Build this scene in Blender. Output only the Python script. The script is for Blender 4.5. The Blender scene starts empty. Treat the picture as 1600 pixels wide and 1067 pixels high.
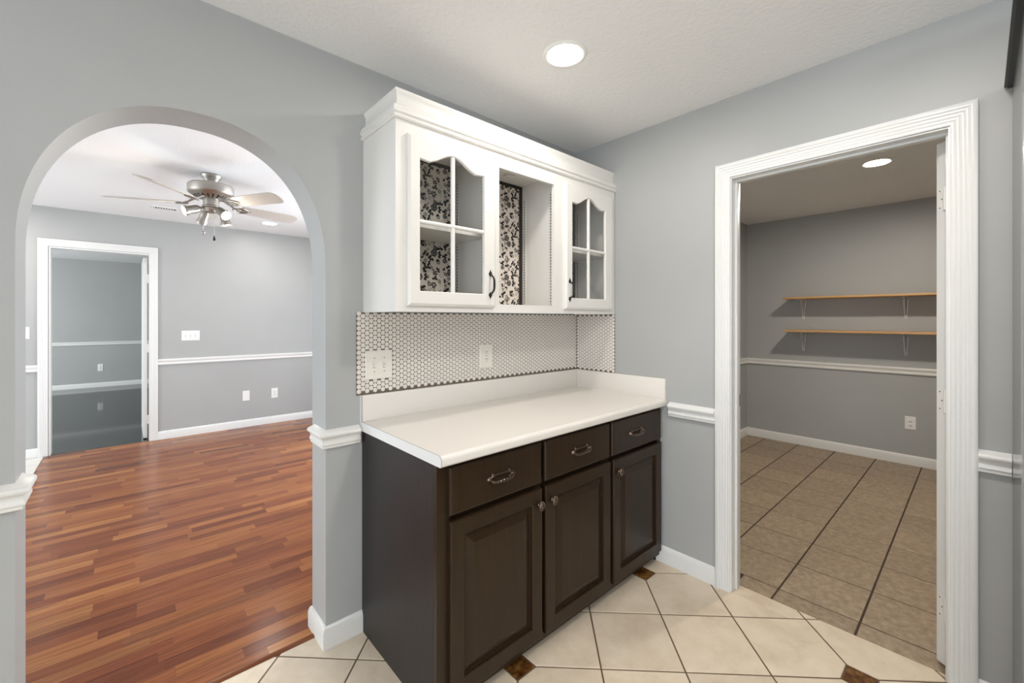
import bpy, bmesh, math, random
from math import sin, cos, pi, radians as R
from mathutils import Vector, Matrix

random.seed(7)
SC = bpy.context.scene
COL = SC.collection

# ------------------------------------------------------------------ camera, world, lights, exposure
CAM = (-2.212, -1.803, 1.348)
cam = bpy.data.cameras.new('camera')
cam.sensor_width = 36.0
cam.lens = 664.8 / 1600 * 36
cam.shift_y = -35.24 / 1600
cam.clip_start = 0.02
cam_o = bpy.data.objects.new('camera', cam)
cam_o.location = CAM
cam_o.rotation_euler = (R(90), 0, R(47.776 - 90))
COL.objects.link(cam_o)
SC.camera = cam_o

SC.view_settings.view_transform = 'Standard'
SC.view_settings.look = 'None'
SC.view_settings.gamma = 1
SC.view_settings.use_curve_mapping = False
SC.view_settings.exposure = 0.0

w = bpy.data.worlds.new('world')
SC.world = w
w.use_nodes = True
w.node_tree.nodes['Background'].inputs[0].default_value = (0.75, 0.86, 1.0, 1)
w.node_tree.nodes['Background'].inputs[1].default_value = 1.0


def area(name, loc, rot, sx, sy, power, color, shape='RECTANGLE'):
    d = bpy.data.lights.new(name, 'AREA')
    d.shape = shape
    d.size = sx
    if shape in ('RECTANGLE', 'ELLIPSE'):
        d.size_y = sy
    d.energy = power
    d.color = color
    o = bpy.data.objects.new(name, d)
    o.location = loc
    o.rotation_euler = rot
    COL.objects.link(o)
    return o


WARM = (1.0, 0.94, 0.87)
DAY = (0.88, 0.94, 1.0)
KITCHEN_CAN = 6.8      # emission power of one kitchen can, watts
HALL_CAN = 6.0
PANTRY_CAN = 25.0
FAN_BULB = 2.3
# daylight through the windows, lamps out of frame, added unseen fills for the kitchen and hall
LIGHTS = [
    ('daylight_kitchen', (-5.12, -2.6, 1.15), (0, R(-90), 0), 2.0, 2.6, 84, DAY, 'RECTANGLE'),
    ('daylight_breakfast', (-2.9, -5.12, 1.5), (R(90), 0, 0), 2.4, 1.4, 5, DAY, 'RECTANGLE'),
    ('daylight_hall', (-5.12, 2.3, 1.15), (0, R(-90), 0), 2.1, 2.2, 64, DAY, 'RECTANGLE'),
    ('added_fill_hall_right', (0.58, 2.0, 1.15), (0, R(90), 0), 2.1, 1.8, 106, DAY, 'RECTANGLE'),  # added fill, brightens the arch reveal and hall; no source seen on this side
    ('daylight_far_room', (-6.12, 7.4, 1.15), (0, R(-90), 0), 2.1, 2.6, 215, (0.96, 0.99, 1.0), 'RECTANGLE'),
    ('unseen_kitchen_lamp', (-0.98, -1.70, 2.436), (0, 0, 0), 0.14, 0.14, 14, WARM, 'DISK'),  # added overhead lamp, brightens floor tile and lower right wall; no fixture seen
    ('unseen_kitchen_lamp', (-0.90, -3.05, 2.436), (0, 0, 0), 0.14, 0.14, 7, WARM, 'DISK'),
    ('unseen_kitchen_lamp', (-2.45, -3.0, 2.436), (0, 0, 0), 0.14, 0.14, 7, WARM, 'DISK'),
    ('hall_can_lamp', (-3.3, 3.735, 2.447), (0, 0, 0), 0.14, 0.14, 14, WARM, 'DISK'),
    ('added_ceiling_fill_kitchen', (-2.2, -2.6, 1.70), (R(180), 0, 0), 0.35, 0.35, 27, (0.98, 0.995, 1), 'DISK'),  # added fill pointing up to brighten the ceiling; no such lamp is seen
]
for q in LIGHTS:
    area(*q)

# ------------------------------------------------------------------ materials


def mat(name, base, rough=0.5, metal=0.0, coat=0.0, spec=0.5):
    m = bpy.data.materials.new(name)
    m.use_nodes = True
    b = m.node_tree.nodes['Principled BSDF']
    b.inputs['Base Color'].default_value = (*base, 1)
    b.inputs['Roughness'].default_value = rough
    b.inputs['Metallic'].default_value = metal
    b.inputs['Coat Weight'].default_value = coat
    b.inputs['Coat Roughness'].default_value = 0.08
    b.inputs['Specular IOR Level'].default_value = spec
    m.diffuse_color = (*base, 1)
    return m


def N(m, t, **kw):
    n = m.node_tree.nodes.new(t)
    for k, v in kw.items():
        if hasattr(n, k):
            setattr(n, k, v)
        else:
            n.inputs[k.replace('_', ' ')].default_value = v
    return n


def LK(m, a, b):
    m.node_tree.links.new(a, b)


def BS(m):
    return m.node_tree.nodes['Principled BSDF']


def coords(m, scale=(1, 1, 1), obj=False, loc=None):
    t = N(m, 'ShaderNodeTexCoord')
    mp = N(m, 'ShaderNodeMapping')
    mp.inputs['Scale'].default_value = scale
    if obj:
        LK(m, t.outputs['Object'], mp.inputs['Vector'])
    else:
        g = N(m, 'ShaderNodeNewGeometry')
        LK(m, g.outputs['Position'], mp.inputs['Vector'])
    if loc is not None:
        LK(m, loc, mp.inputs['Location'])
    return mp.outputs['Vector']


def bump(m, height, strength, dist):
    b = N(m, 'ShaderNodeBump', Strength=strength, Distance=dist)
    LK(m, height, b.inputs['Height'])
    LK(m, b.outputs['Normal'], BS(m).inputs['Normal'])


def ramp(m, fac, stops):
    r = N(m, 'ShaderNodeValToRGB')
    e = r.color_ramp.elements
    while len(e) < len(stops):
        e.new(0.5)
    for i, (p, c) in enumerate(stops):
        e[i].position = p
        e[i].color = (*c, 1)
    LK(m, fac, r.inputs['Fac'])
    return r.outputs['Color']


def paint(name, base, rough, scale=70, strength=0.12, dist=0.002, vary=0.03):
    m = mat(name, base, rough)
    v = coords(m)
    n = N(m, 'ShaderNodeTexNoise', Scale=scale, Detail=3.0)
    LK(m, v, n.inputs['Vector'])
    bump(m, n.outputs['Fac'], strength, dist)
    if vary:
        n2 = N(m, 'ShaderNodeTexNoise', Scale=1.7, Detail=2.0)
        LK(m, v, n2.inputs['Vector'])
        lo = tuple(c * (1 - vary) for c in base)
        hi = tuple(min(1, c * (1 + vary)) for c in base)
        LK(m, ramp(m, n2.outputs['Fac'], [(0.3, lo), (0.7, hi)]), BS(m).inputs['Base Color'])
    return m


M = {}
M['wall'] = paint('grey_wall_paint', (0.41, 0.418, 0.413), 0.45, 85, 0.10, 0.0015)
M['ceiling'] = paint('textured_ceiling_paint', (0.85, 0.855, 0.855), 0.8, 60, 0.55, 0.004, 0)
M['trim'] = mat('white_trim_paint', (0.77, 0.775, 0.76), 0.28)
M['trimrail'] = mat('cream_white_trim_paint', (0.76, 0.75, 0.715), 0.30)
M['cab'] = mat('white_cabinet_paint', (0.755, 0.74, 0.705), 0.33)
M['lam'] = mat('white_laminate', (0.77, 0.73, 0.68), 0.30)
M['lamedge'] = mat('laminate_end_cap', (0.80, 0.80, 0.79), 0.35)
M['seam'] = mat('dark_seam', (0.10, 0.095, 0.09), 0.6)
M['grout'] = mat('brown_grout', (0.13, 0.080, 0.045), 0.85)
M['pgrout'] = mat('dark_brown_grout', (0.055, 0.034, 0.020), 0.85)
M['pennygrout'] = mat('taupe_grout', (0.15, 0.12, 0.097), 0.85)
M['penny'] = mat('glazed_penny_tile', (0.76, 0.715, 0.66), 0.22)
M['plate'] = mat('ivory_plastic', (0.80, 0.77, 0.70), 0.35)
M['plastic'] = mat('white_plastic', (0.85, 0.85, 0.83), 0.35)
M['slot'] = mat('dark_slot', (0.03, 0.028, 0.025), 0.6)
M['nickel'] = mat('brushed_nickel', (0.47, 0.44, 0.40), 0.42, 1.0)
M['bronze'] = mat('dark_bronze', (0.17, 0.125, 0.10), 0.30, 0.95)
M['iron'] = mat('black_iron', (0.035, 0.030, 0.026), 0.42, 0.6)
M['hinge'] = mat('painted_hinge', (0.80, 0.79, 0.76), 0.35)
M['screw'] = mat('screw_head', (0.22, 0.21, 0.20), 0.4, 0.7)
M['paper'] = mat('floral_paper_ground', (0.74, 0.67, 0.60), 0.7)
M['ink'] = mat('black_print', (0.014, 0.012, 0.011), 0.7)
M['ink2'] = mat('grey_print', (0.22, 0.19, 0.17), 0.7)
M['board'] = mat('dark_hardboard', (0.025, 0.018, 0.013), 0.6)
M['fanblade'] = mat('pale_fan_blade', (0.55, 0.51, 0.46), 0.4)
M['darktrim'] = mat('black_plastic_trim', (0.015, 0.016, 0.017), 0.4)
M['darktrim2'] = mat('charcoal_plastic_trim', (0.06, 0.065, 0.066), 0.4)
M['bracket'] = mat('white_steel', (0.80, 0.79, 0.78), 0.35)
M['strip'] = mat('shelf_standard_metal', (0.66, 0.63, 0.59), 0.35, 0.2)


def emit(name, color, strength):
    m = bpy.data.materials.new(name)
    m.use_nodes = True
    nt = m.node_tree
    nt.nodes.remove(nt.nodes['Principled BSDF'])
    e = nt.nodes.new('ShaderNodeEmission')
    e.inputs[0].default_value = (*color, 1)
    e.inputs[1].default_value = strength
    nt.links.new(e.outputs[0], nt.nodes['Material Output'].inputs[0])
    return m


def glass(name):
    m = bpy.data.materials.new(name)
    m.use_nodes = True
    nt = m.node_tree
    nt.nodes.remove(nt.nodes['Principled BSDF'])
    t = nt.nodes.new('ShaderNodeBsdfTransparent')
    t.inputs[0].default_value = (0.985, 0.99, 0.985, 1)
    g = nt.nodes.new('ShaderNodeBsdfGlossy')
    g.inputs['Roughness'].default_value = 0.02
    lw = nt.nodes.new('ShaderNodeLayerWeight')
    lw.inputs[0].default_value = 0.5
    pw = nt.nodes.new('ShaderNodeMath')
    pw.operation = 'POWER'
    pw.inputs[1].default_value = 4.0
    nt.links.new(lw.outputs['Facing'], pw.inputs[0])
    f = nt.nodes.new('ShaderNodeMath')
    f.operation = 'MULTIPLY_ADD'
    f.inputs[1].default_value = 0.6
    f.inputs[2].default_value = 0.025
    nt.links.new(pw.outputs[0], f.inputs[0])
    x = nt.nodes.new('ShaderNodeMixShader')
    nt.links.new(f.outputs[0], x.inputs[0])
    nt.links.new(t.outputs[0], x.inputs[1])
    nt.links.new(g.outputs[0], x.inputs[2])
    nt.links.new(x.outputs[0], nt.nodes['Material Output'].inputs[0])
    return m


M['glass'] = glass('clear_pane_glass')


def stone(name, stops, rough, scale, rnd=0.12, bmp=0.04, spec=0.5):
    m = mat(name, stops[1][1], rough, spec=spec)
    oi = N(m, 'ShaderNodeObjectInfo')
    mul = N(m, 'ShaderNodeVectorMath', operation='SCALE')
    cx = N(m, 'ShaderNodeCombineXYZ')
    for k in range(3):
        LK(m, oi.outputs['Random'], cx.inputs[k])
    LK(m, cx.outputs[0], mul.inputs[0])
    mul.inputs['Scale'].default_value = 37.0
    v = coords(m, loc=mul.outputs[0])
    n = N(m, 'ShaderNodeTexNoise', Scale=scale, Detail=7.0, Roughness=0.66, Distortion=0.25)
    LK(m, v, n.inputs['Vector'])
    c = ramp(m, n.outputs['Fac'], stops)
    hs = N(m, 'ShaderNodeHueSaturation')
    mr = N(m, 'ShaderNodeMapRange')
    mr.inputs['To Min'].default_value = 1 - rnd
    mr.inputs['To Max'].default_value = 1 + rnd
    LK(m, oi.outputs['Random'], mr.inputs['Value'])
    LK(m, mr.outputs[0], hs.inputs['Value'])
    LK(m, c, hs.inputs['Color'])
    LK(m, hs.outputs[0], BS(m).inputs['Base Color'])
    bump(m, n.outputs['Fac'], bmp, 0.004)
    return m


M['tile'] = stone('cream_ceramic_tile', [(0.28, (0.57, 0.465, 0.345)), (0.5, (0.68, 0.575, 0.44)), (0.72, (0.75, 0.65, 0.52))], 0.38, 6, 0.05)
M['whitetile'] = stone('white_ceramic_tile', [(0.28, (0.72, 0.68, 0.63)), (0.5, (0.78, 0.75, 0.71)), (0.72, (0.82, 0.80, 0.77))], 0.38, 6, 0.03)
M['accent'] = stone('amber_glazed_tile', [(0.32, (0.035, 0.012, 0.003)), (0.5, (0.12, 0.05, 0.012)), (0.68, (0.26, 0.13, 0.04))], 0.18, 28, 0.1)
M['ptile'] = stone('taupe_ceramic_tile', [(0.28, (0.225, 0.164, 0.106)), (0.5, (0.325, 0.246, 0.166)), (0.72, (0.43, 0.338, 0.235))], 0.42, 34, 0.07)
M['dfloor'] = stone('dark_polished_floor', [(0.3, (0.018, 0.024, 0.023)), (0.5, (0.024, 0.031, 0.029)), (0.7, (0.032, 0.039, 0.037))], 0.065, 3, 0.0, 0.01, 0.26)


def wood_floor(name, island):
    m = mat(name, (0.25, 0.09, 0.05), 0.21, coat=0.0, spec=0.17)
    if island:
        g = N(m, 'ShaderNodeNewGeometry')
        rnd = g.outputs['Random Per Island']
    else:
        rnd = N(m, 'ShaderNodeObjectInfo').outputs['Random']
    cx = N(m, 'ShaderNodeCombineXYZ')
    for k in range(3):
        LK(m, rnd, cx.inputs[k])
    mul = N(m, 'ShaderNodeVectorMath', operation='SCALE')
    mul.inputs['Scale'].default_value = 53.0
    LK(m, cx.outputs[0], mul.inputs[0])
    v = coords(m, (2.2, 42, 1), loc=mul.outputs[0])
    n = N(m, 'ShaderNodeTexNoise', Scale=1.6, Detail=6.0, Roughness=0.6, Distortion=0.5)
    LK(m, v, n.inputs['Vector'])
    base = ramp(m, rnd, [(0.0, (0.160, 0.048, 0.022)), (0.25, (0.240, 0.076, 0.030)), (0.5, (0.320, 0.118, 0.042)),
                         (0.75, (0.215, 0.062, 0.028)), (0.88, (0.410, 0.172, 0.060)), (1.0, (0.140, 0.042, 0.022))])
    gr = ramp(m, n.outputs['Fac'], [(0.3, (0.60, 0.56, 0.56)), (0.55, (1, 1, 1)), (0.75, (1.15, 1.18, 1.2))])
    mx = N(m, 'ShaderNodeMix', data_type='RGBA', blend_type='MULTIPLY')
    mx.inputs['Factor'].default_value = 1.0
    LK(m, base, mx.inputs['A'])
    LK(m, gr, mx.inputs['B'])
    LK(m, mx.outputs['Result'], BS(m).inputs['Base Color'])
    bump(m, n.outputs['Fac'], 0.05, 0.002)
    return m


M['plank'] = wood_floor('cherry_laminate_strip', False)
M['plankfar'] = wood_floor('cherry_laminate_strip_joined', True)
M['underlay'] = mat('plank_joint', (0.06, 0.022, 0.014), 0.7)


def grain(name, c1, c2, rough, scale, sc=1.5, bmp=0.1, coat=0.0):
    m = mat(name, c1, rough, coat=coat)
    v = coords(m, scale)
    n = N(m, 'ShaderNodeTexNoise', Scale=sc, Detail=5.0, Roughness=0.6)
    LK(m, v, n.inputs['Vector'])
    LK(m, ramp(m, n.outputs['Fac'], [(0.3, c1), (0.7, c2)]), BS(m).inputs['Base Color'])
    if bmp:
        bump(m, n.outputs['Fac'], bmp, 0.002)
    return m


M['espresso'] = grain('espresso_stain', (0.020, 0.0108, 0.0048), (0.032, 0.0175, 0.0082), 0.34, (60, 60, 3), 1.5, 0.05)
M['espside'] = grain('espresso_cool_lit', (0.015, 0.012, 0.012), (0.024, 0.019, 0.018), 0.42, (60, 60, 3), 1.5, 0.06)  # same espresso stain, cooler light on the side put into its colour
for _k in ('espresso', 'espside'):
    BS(M[_k]).inputs['Specular IOR Level'].default_value = 0.33
M['pine'] = grain('pine_board', (0.50, 0.28, 0.11), (0.66, 0.41, 0.19), 0.5, (20, 2, 40), 1.5, 0.05)
M['steel'] = grain('polished_grey_steel', (0.16, 0.165, 0.16), (0.22, 0.225, 0.215), 0.16, (40, 40, 1.2), 2.0, 0.03)
BS(M['steel']).inputs['Metallic'].default_value = 0.9

# ------------------------------------------------------------------ mesh building


class MB:
    def __init__(s):
        s.v, s.f, s.m = [], [], []

    def add(s, verts, faces, mi=0):
        o = len(s.v)
        s.v += [tuple(p) for p in verts]
        s.f += [tuple(i + o for i in f) for f in faces]
        s.m += [mi] * len(faces)
        return s

    def box(s, x0, x1, y0, y1, z0, z1, mi=0, c=0.0):
        x0, x1 = min(x0, x1), max(x0, x1)
        y0, y1 = min(y0, y1), max(y0, y1)
        z0, z1 = min(z0, z1), max(z0, z1)
        if c <= 0:
            v = [(x, y, z) for z in (z0, z1) for y in (y0, y1) for x in (x0, x1)]
            return s.add(v, [(0, 2, 3, 1), (4, 5, 7, 6), (0, 1, 5, 4), (2, 6, 7, 3), (0, 4, 6, 2), (1, 3, 7, 5)], mi)
        c = min(c, (x1 - x0) / 2.01, (y1 - y0) / 2.01, (z1 - z0) / 2.01)
        bm = bmesh.new()
        bmesh.ops.create_cube(bm, size=1)
        for q in bm.verts:
            q.co = ((x0 + x1) / 2 + q.co.x * (x1 - x0), (y0 + y1) / 2 + q.co.y * (y1 - y0), (z0 + z1) / 2 + q.co.z * (z1 - z0))
        bmesh.ops.bevel(bm, geom=bm.edges[:], offset=c, segments=2, profile=0.5, affect='EDGES')
        s.bm(bm, mi)
        return s

    def bm(s, bm, mi=0):
        bm.verts.index_update()
        s.add([v.co[:] for v in bm.verts], [[v.index for v in f.verts] for f in bm.faces], mi)
        bm.free()

    def prism(s, poly, f3, b0, b1, mi=0):
        """poly: 2D outline, f3(p, b) -> 3D, extruded from b0 to b1"""
        n = len(poly)
        v = [f3(p, b0) for p in poly] + [f3(p, b1) for p in poly]
        fs = [tuple(range(n)), tuple(range(2 * n - 1, n - 1, -1))]
        fs += [(i, (i + 1) % n, n + (i + 1) % n, n + i) for i in range(n)]
        return s.add(v, fs, mi)

    def sweep(s, path, prof, f3, closed=False, mi=0, caps=True):
        """mitred sweep: prof = (a, b); a = in-plane offset to the left of travel, b = out-of-plane"""
        n = len(path)
        P = [Vector(p) for p in path]
        rings = []
        for i in range(n):
            d0 = (P[i] - P[i - 1]).normalized() if (i > 0 or closed) else None
            d1 = (P[(i + 1) % n] - P[i]).normalized() if (i < n - 1 or closed) else None
            if d0 is None:
                d0 = d1
            if d1 is None:
                d1 = d0
            n0 = Vector((-d0.y, d0.x))
            n1 = Vector((-d1.y, d1.x))
            k = 1 + n0.dot(n1)
            mt = (n0 + n1) / k
            rings.append([f3(P[i] + mt * a, b) for a, b in prof])
        k = len(prof)
        v = [q for r in rings for q in r]
        fs = []
        for i in range(n if closed else n - 1):
            j = (i + 1) % n
            for t in range(k - 1):
                fs.append((i * k + t, i * k + t + 1, j * k + t + 1, j * k + t))
        if caps and not closed:
            fs.append(tuple(range(k)))
            fs.append(tuple(range((n - 1) * k + k - 1, (n - 1) * k - 1, -1)))
        return s.add(v, fs, mi)

    def lathe(s, prof, c, ax=(0, 0, 1), seg=24, mi=0, sx=1.0):
        """prof: (r, h) along axis from c"""
        ax = Vector(ax).normalized()
        u = ax.orthogonal().normalized()
        if abs(ax.z) < 0.9:
            u = Vector((0, 0, 1)).cross(ax).normalized()
        wv = ax.cross(u)
        c = Vector(c)
        o = len(s.v)
        v, fs = [], []
        for r, h in prof:
            for i in range(seg):
                a = 2 * pi * i / seg
                v.append(c + ax * h + u * (cos(a) * r * sx) + wv * (sin(a) * r))
        for j in range(len(prof) - 1):
            for i in range(seg):
                i2 = (i + 1) % seg
                fs.append((j * seg + i, j * seg + i2, (j + 1) * seg + i2, (j + 1) * seg + i))
        if prof[0][0] > 1e-6:
            fs.append(tuple(range(seg - 1, -1, -1)))
        if prof[-1][0] > 1e-6:
            fs.append(tuple((len(prof) - 1) * seg + i for i in range(seg)))
        return s.add(v, fs, mi)

    def tube(s, pts, r, seg=8, mi=0, closed=False):
        P = [Vector(p) for p in pts]
        n = len(P)
        rr = r if hasattr(r, '__len__') else [r] * n
        v, fs = [], []
        up = None
        for i in range(n):
            if closed:
                t = (P[(i + 1) % n] - P[i - 1]).normalized()
            else:
                t = (P[min(i + 1, n - 1)] - P[max(i - 1, 0)]).normalized()
            if up is None:
                up = t.orthogonal().normalized()
            up = (up - t * up.dot(t)).normalized()
            b = t.cross(up)
            for k in range(seg):
                a = 2 * pi * k / seg
                v.append(P[i] + up * (cos(a) * rr[i]) + b * (sin(a) * rr[i]))
        for i in range(n if closed else n - 1):
            j = (i + 1) % n
            for k in range(seg):
                k2 = (k + 1) % seg
                fs.append((i * seg + k, i * seg + k2, j * seg + k2, j * seg + k))
        if not closed:
            fs.append(tuple(range(seg - 1, -1, -1)))
            fs.append(tuple((n - 1) * seg + k for k in range(seg)))
        return s.add(v, fs, mi)


WLOC = {}


def wl(o):
    return WLOC.get(o.name, Vector((0, 0, 0))) if o else Vector((0, 0, 0))


def build(name, mb, mats, parent=None, smooth=None, origin=None):
    """verts in world coordinates; origin = where the object's own origin goes"""
    if not isinstance(mats, (list, tuple)):
        mats = [mats]
    org = Vector(origin) if origin is not None else (wl(parent) if parent else Vector((0, 0, 0)))
    me = bpy.data.meshes.new(name)
    me.from_pydata([(p[0] - org.x, p[1] - org.y, p[2] - org.z) for p in mb.v], [], mb.f)
    for m in mats:
        me.materials.append(m)
    if len(mats) > 1:
        me.polygons.foreach_set('material_index', mb.m)
    bm = bmesh.new()
    bm.from_mesh(me)
    bmesh.ops.recalc_face_normals(bm, faces=bm.faces[:])
    bm.to_mesh(me)
    bm.free()
    if smooth is not None:
        me.shade_smooth()
        me.set_sharp_from_angle(angle=R(smooth))
    o = bpy.data.objects.new(name, me)
    COL.objects.link(o)
    o.location = org - wl(parent)
    o.parent = parent
    WLOC[o.name] = org
    return o


def tag(o, label=None, cat=None, group=None, kind=None):
    if label:
        o['label'] = label
    if cat:
        o['category'] = cat
    if group:
        o['group'] = group
    if kind:
        o['kind'] = kind
    return o


def thing(name, loc, label, cat, group=None, kind=None):
    o = bpy.data.objects.new(name, None)
    o.empty_display_size = 0.1
    o.location = loc
    COL.objects.link(o)
    WLOC[o.name] = Vector(loc)
    return tag(o, label, cat, group, kind)


def struct(name, mb, m, label, cat, smooth=None):
    return tag(build(name, mb, m, None, smooth), label, cat, None, 'structure')


XY = lambda p, b: (p[0], p[1], b)                     # plan path, b = height
XZ = lambda y, s=1: (lambda p, b: (p[0], y + s * b, p[1]))   # path in a wall of constant y
YZ = lambda x, s=1: (lambda p, b: (x + s * b, p[0], p[1]))   # path in a wall of constant x

# ------------------------------------------------------------------ levels
KC = 2.444      # kitchen and pantry ceiling
HC = 2.455      # hall ceiling
WT = 0.168      # arch wall thickness
HY = 4.371      # hall far wall
PX = 3.154      # pantry far wall
FRY = 9.93      # far room far wall

# ------------------------------------------------------------------ walls
AX0, AX1 = -2.440, -1.606
acx, aa = (AX0 + AX1) / 2, (AX1 - AX0) / 2
SPR, RISE = 1.545, 0.508


def arch_pts(n=56):
    out = []
    for i in range(n + 1):
        t = pi * i / n
        c, s_ = cos(t), sin(t)
        e = 2 / 2.25
        out.append((acx + aa * math.copysign(abs(c) ** e, c), SPR + RISE * abs(s_) ** e))
    return out


mb = MB()
ap = arch_pts()          # from right to left
outline = [(-5.0, 0), (AX0, 0)] + ap[::-1] + [(AX1, 0), (0.0, 0), (0.0, HC + 0.05), (-5.0, HC + 0.05)]
f = XZ(0.0)
n = len(outline)
# front / back faces as columns so that the arch meshes cleanly
cols = [(-5.0, -5.0)]
mb.box(-5.0, AX0, 0, WT, 0, HC + 0.05)
mb.box(AX1, 0.0, 0, WT, 0, HC + 0.05)
apl = ap[::-1]
v, fs = [], []
for (x, z) in apl:
    v += [(x, 0, z), (x, WT, z), (x, 0, HC + 0.05), (x, WT, HC + 0.05)]
for i in range(len(apl) - 1):
    a, b = i * 4, (i + 1) * 4
    fs += [(a, b, b + 2, a + 2), (a + 1, a + 3, b + 3, b + 1), (a, a + 1, b + 1, b), (a + 2, b + 2, b + 3, a + 3)]
mb.add(v, fs)
struct('wall_back', mb, M['wall'], 'grey painted kitchen wall with the tall arched opening and the cabinets', 'wall', 40)

DY0, DY1, DZ = -0.965, -1.735, 2.052        # pantry rough opening
BW = 0.11
mb = MB()
mb.box(0, BW, DY0, 0.03, 0, HC)
mb.box(0, BW, -5.0, DY1, 0, HC)
mb.box(0, BW, DY1, DY0, DZ, HC)
struct('wall_right', mb, M['wall'], 'grey painted wall with the white-framed pantry doorway', 'wall')

# kitchen walls behind the camera, with window openings
mb = MB()
mb.box(-5.12, -5.0, -5.0, -3.95, 0, HC)
mb.box(-5.12, -5.0, -1.25, 0.168, 0, HC)
mb.box(-5.12, -5.0, -3.95, -1.25, 0, 0.10)
mb.box(-5.12, -5.0, -3.95, -1.25, 2.15, HC)
struct('wall_left', mb, M['wall'], 'grey kitchen wall with the wide window, behind the camera', 'wall')
mb = MB()
mb.box(-5.12, -4.15, -5.12, -5.0, 0, HC)
mb.box(-1.65, 0.11, -5.12, -5.0, 0, HC)
mb.box(-4.15, -1.65, -5.12, -5.0, 0, 0.8)
mb.box(-4.15, -1.65, -5.12, -5.0, 2.2, HC)
struct('wall_front', mb, M['wall'], 'grey kitchen wall with a window, behind the camera', 'wall')

# hall walls
HD0, HD1, HDZ = -2.775, -2.010, 2.065
mb = MB()
mb.box(-6.0, HD0, HY, HY + 0.115, 0, 2.5)
mb.box(HD1, 0.6, HY, HY + 0.115, 0, 2.5)
mb.box(HD0, HD1, HY, HY + 0.115, HDZ, 2.5)
struct('wall_hall_back', mb, M['wall'], 'light grey far wall of the hall with a white-framed doorway', 'wall')
mb = MB()
mb.box(0.45, 0.57, WT, 1.1, 0, 2.5)
mb.box(0.45, 0.57, 2.9, HY, 0, 2.5)
mb.box(0.45, 0.57, 1.1, 2.9, 0, 0.08)
mb.box(0.45, 0.57, 1.1, 2.9, 2.2, 2.5)
struct('wall_hall_right', mb, M['wall'], 'grey right wall of the hall', 'wall')
mb = MB()
mb.box(-5.12, -5.0, WT, 1.15, 0, 2.5)
mb.box(-5.12, -5.0, 3.45, HY, 0, 2.5)
mb.box(-5.12, -5.0, 1.15, 3.45, 0, 0.08)
mb.box(-5.12, -5.0, 1.15, 3.45, 2.2, 2.5)
struct('wall_hall_left', mb, M['wall'], 'grey left wall of the hall with a window', 'wall')

# far room
mb = MB().box(-6.0, 1.0, FRY, FRY + 0.1, 0, 2.6)
struct('wall_far_back', mb, M['wall'], 'blue grey end wall of the dark-floored far room', 'wall')
mb = MB().box(0.6, 0.7, HY + 0.115, FRY, 0, 2.6)
struct('wall_far_right', mb, M['wall'], 'grey right wall of the far room', 'wall')
mb = MB()
mb.box(-6.12, -6.0, HY + 0.115, 6.0, 0, 2.6)
mb.box(-6.12, -6.0, 8.8, FRY, 0, 2.6)
mb.box(-6.12, -6.0, 6.0, 8.8, 0, 0.08)
mb.box(-6.12, -6.0, 6.0, 8.8, 2.25, 2.6)
struct('wall_far_left', mb, M['wall'], 'grey left wall of the far room with a window', 'wall')

# pantry walls
struct('wall_pantry_back', MB().box(PX, PX + 0.1, -2.7, 0.15, 0, HC), M['wall'], 'grey pantry wall that carries two pine shelves', 'wall')
struct('wall_pantry_left', MB().box(BW, PX, 0.03, 0.168, 0, HC), M['wall'], 'narrow strip of grey pantry wall left of the shelves', 'wall')
struct('wall_pantry_right', MB().box(BW, PX, -2.8, -2.7, 0, HC), M['wall'], 'grey pantry wall hidden behind the door frame', 'wall')

# ceilings
struct('ceiling', MB().box(-5.0, 0.0, -5.0, 0.0, KC, KC + 0.05), M['ceiling'], 'white textured kitchen ceiling', 'ceiling')
struct('ceiling_hall', MB().box(-5.0, 0.45, WT, HY, HC, HC + 0.05), M['ceiling'], 'white textured ceiling of the hall with the fan', 'ceiling')
struct('ceiling_pantry', MB().box(BW, PX, -2.7, 0.03, KC, KC + 0.05), M['ceiling'], 'dim textured pantry ceiling', 'ceiling')
struct('ceiling_far_room', MB().box(-6.0, 0.6, HY + 0.115, FRY, 2.50, 2.55), M['ceiling'], 'white ceiling of the far room', 'ceiling')

# windows (behind the camera and out of frame; daylight enters here)


def window(name, axis, c, a0, a1, z0, z1, label):
    mb = MB()
    f3 = (YZ(c, 1) if axis == 'x' else XZ(c, 1))
    loop = [(a0, z0), (a1, z0), (a1, z1), (a0, z1)]
    mb.sweep(loop, [(0, -0.02), (0, 0.08), (0.05, 0.08), (0.05, -0.02)], f3, closed=True)
    am, zm = (a0 + a1) / 2, (z0 + z1) / 2
    for p in ([(am - 0.02, z0), (am + 0.02, z0), (am + 0.02, z1), (am - 0.02, z1)], [(a0, zm - 0.02), (a1, zm - 0.02), (a1, zm + 0.02), (a0, zm + 0.02)]):
        mb.prism(p, f3, 0.02, 0.05)
    struct(name, mb, M['trim'], label, 'window')


window('window_1', 'x', -5.08, -3.95, -1.25, 0.10, 2.15, 'wide white kitchen window behind the camera')
window('window_2', 'y', -5.08, -4.15, -1.65, 0.8, 2.2, 'white window behind the camera')
window('window_3', 'x', -5.08, 1.15, 3.45, 0.08, 2.2, 'white hall window outside the view')
window('added_window_5', 'x', 0.51, 1.1, 2.9, 0.08, 2.2, 'added unseen white window in the right hall wall for the fill light')  # unseen window added to go with the right-hand hall fill
window('window_4', 'x', -6.08, 6.0, 8.8, 0.08, 2.25, 'white far room window outside the view')

# ------------------------------------------------------------------ floors


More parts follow.
